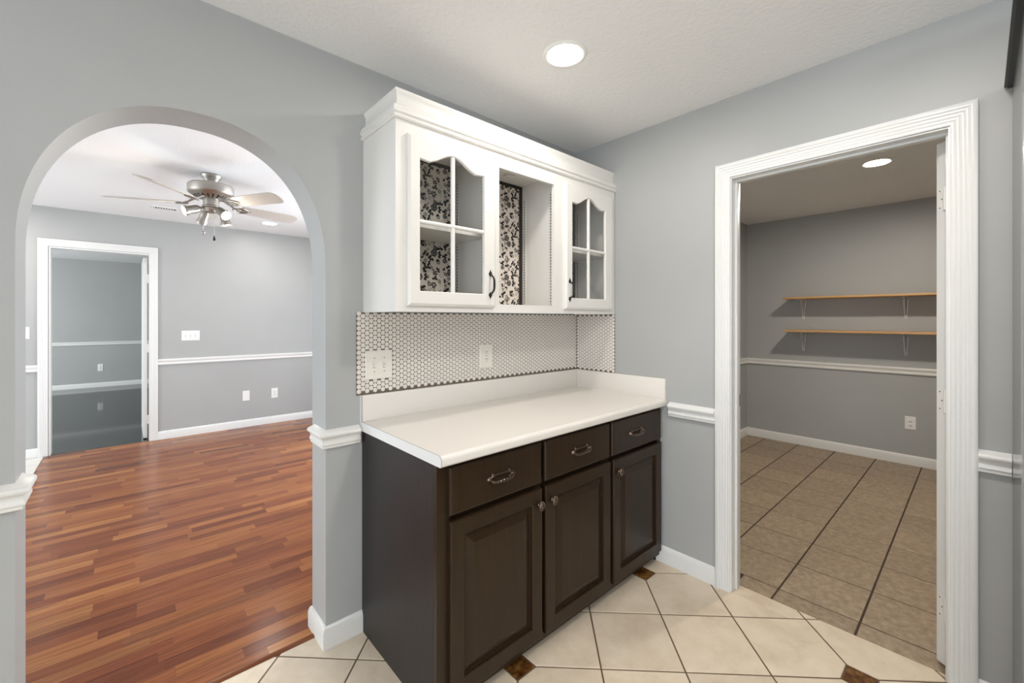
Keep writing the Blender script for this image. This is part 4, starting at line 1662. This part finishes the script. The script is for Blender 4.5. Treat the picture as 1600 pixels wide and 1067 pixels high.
bulb = emit('warm_spot_bulb', (1.0, 0.90, 0.76), FAN_BULB / (pi * pi * 0.026 ** 2))
for az, tilt, ln in ((-170, 70, 0.105), (-62, 58, 0.105), (6, 14, 0.105), (110, 36, 0.105)):
    ca, sa = cos(R(az)), sin(R(az))
    base = Vector((FX, FYY, HC - 0.262)) + Vector((ca, sa, 0)) * 0.048
    el = base + Vector((ca, sa, 0)) * 0.030 + Vector((0, 0, -0.010))
    ax = Vector((ca * sin(R(tilt)), sa * sin(R(tilt)), -cos(R(tilt))))
    mb = MB()
    mb.tube([base, base + Vector((ca, sa, 0)) * 0.016, el], 0.007, 8)
    mb.lathe([(0.0, -0.012), (0.016, -0.010), (0.026, 0.004), (0.030, 0.022), (0.031, 0.070), (0.037, 0.078), (0.037, 0.100), (0.034, 0.101), (0.030, 0.085), (0.028, 0.076)], el, ax, 28)
    mb.f = [f_ for f_ in mb.f if len(f_) <= 4 or True]
    sp = build('spot_lamp', mb, M['nickel'], fan, 40)
    mb = MB().lathe([(0.026, 0.084), (0.024, 0.094), (0.015, 0.101), (0, 0.103)], el, ax, 20)
    mb.f = [f_ for f_ in mb.f if len(f_) <= 4]
    mb.m = mb.m[:len(mb.f)]
    build('bulb', mb, bulb, sp, 50)
for dx, dy, z1, kind in ((0.014, -0.048, 0.470, 0), (-0.052, -0.020, 0.440, 1)):
    mb = MB()
    p0 = Vector((FX + dx, FYY + dy, HC - 0.246))
    p1 = Vector((FX + dx, FYY + dy, HC - z1))
    mb.tube([p0, p1], 0.0013, 6)
    ch = build('pull_chain', mb, M['nickel'], fan)
    if kind == 0:
        mb = MB().lathe([(0.002, 0), (0.005, 0.010), (0.009, 0.028), (0.008, 0.036), (0, 0.040)], p1, DN, 12)
        build('fob', mb, M['iron'], ch, 50)
    else:
        mb = MB().lathe([(0.0, 0), (0.009, 0.004), (0.013, 0.013), (0.009, 0.022), (0, 0.026)], p1, DN, 14)
        build('fob', mb, M['nickel'], ch, 50)

# ------------------------------------------------------------------ pantry shelves
for zt, yr, label in ((1.574, -1.95, 'pine board shelf on white brackets, upper of the two in the pantry'),
                      (1.232, -1.95, 'pine board shelf on white brackets, lower of the two in the pantry')):
    T = 0.019
    sh = thing('wall_shelf', (PX - 0.12, -1.1, zt - T), label, 'shelf')
    tilt = 0.006
    mb = MB().box(PX - 0.254, PX - 0.001, yr, -0.400, zt - T, zt, 0, 0.0015)
    build('board', mb, M['pine'], sh, 40)
    for by in (-0.530, -1.335):
        mb = MB()
        zb = zt - T
        # stamped steel bracket: tapered twin-flange wall leg, channel under the board, thin web between
        for sg in (-1, 1):
            top, bot, wd = 0.0215, 0.0090, 0.0075
            v = []
            for xx in (PX - 0.001, PX - 0.010):
                v += [(xx, by + sg * top, zb - 0.001), (xx, by + sg * (top - wd), zb - 0.001), (xx, by + sg * (bot - wd * 0.8), zb - 0.196), (xx, by + sg * bot, zb - 0.196)]
            mb.add(v, [(0, 1, 2, 3), (4, 7, 6, 5), (0, 4, 5, 1), (1, 5, 6, 2), (2, 6, 7, 3), (3, 7, 4, 0)])
            mb.box(PX - 0.205, PX - 0.010, by + sg * 0.0215, by + sg * 0.0195, zb - 0.010, zb - 0.0005)
        mb.box(PX - 0.006, PX - 0.001, by - 0.0095, by + 0.0095, zb - 0.204, zb - 0.176)
        mb.box(PX - 0.205, PX - 0.010, by - 0.0195, by + 0.0195, zb - 0.0022, zb - 0.0005)
        mb.prism([(PX - 0.006, zb - 0.165), (PX - 0.006, zb - 0.006), (PX - 0.150, zb - 0.006)], lambda p, b: (p[0], by + b, p[1]), -0.001, 0.001)
        b_ = build('bracket', mb, M['bracket'], sh)
        mb = MB()
        mb.lathe([(0.0045, 0.0), (0.0045, 0.002)], (PX - 0.006, by, zb - 0.190), (-1, 0, 0), 8)
        for s in (-1, 1):
            mb.lathe([(0.0042, 0.0), (0.0042, 0.002)], (PX - 0.010, by + s * 0.0165, zb - 0.022), (-1, 0, 0), 8)
        build('screw', mb, M['slot'], b_)

# ------------------------------------------------------------------ refrigerator at the right edge of the frame
rf = thing('refrigerator', (-0.39, -2.3, 0), 'tall grey steel refrigerator at the right edge beside the doorway wall', 'refrigerator')
build('body', MB().box(-0.74, -0.006, -2.75, -1.874, 0.02, 2.125, 0, 0.002), M['steel'], rf, 40)
mb = MB().box(-0.74, -0.006, -1.863, -1.856, 2.131, 2.138)
build('top_trim', mb, M['darktrim2'], rf)
mb = MB().box(-0.74, -0.006, -2.75, -1.863, 2.1255, 2.137)
build('top_trim', mb, M['darktrim'], rf)
build('freezer_door', MB().box(-0.80, -0.743, -2.30, -1.878, 0.08, 2.11, 0, 0.006), M['steel'], rf, 40)
build('fridge_door', MB().box(-0.80, -0.743, -2.746, -2.304, 0.08, 2.11, 0, 0.006), M['steel'], rf, 40)
for yy in (-2.26, -2.345):
    mb = MB().tube([(-0.80, yy, 0.8), (-0.845, yy, 0.8), (-0.845, yy, 1.6), (-0.80, yy, 1.6)], 0.011, 10)
    build('handle', mb, M['nickel'], rf, 50)
build('toe_grille', MB().box(-0.76, -0.70, -2.74, -1.884, 0.0, 0.07), M['darktrim'], rf)
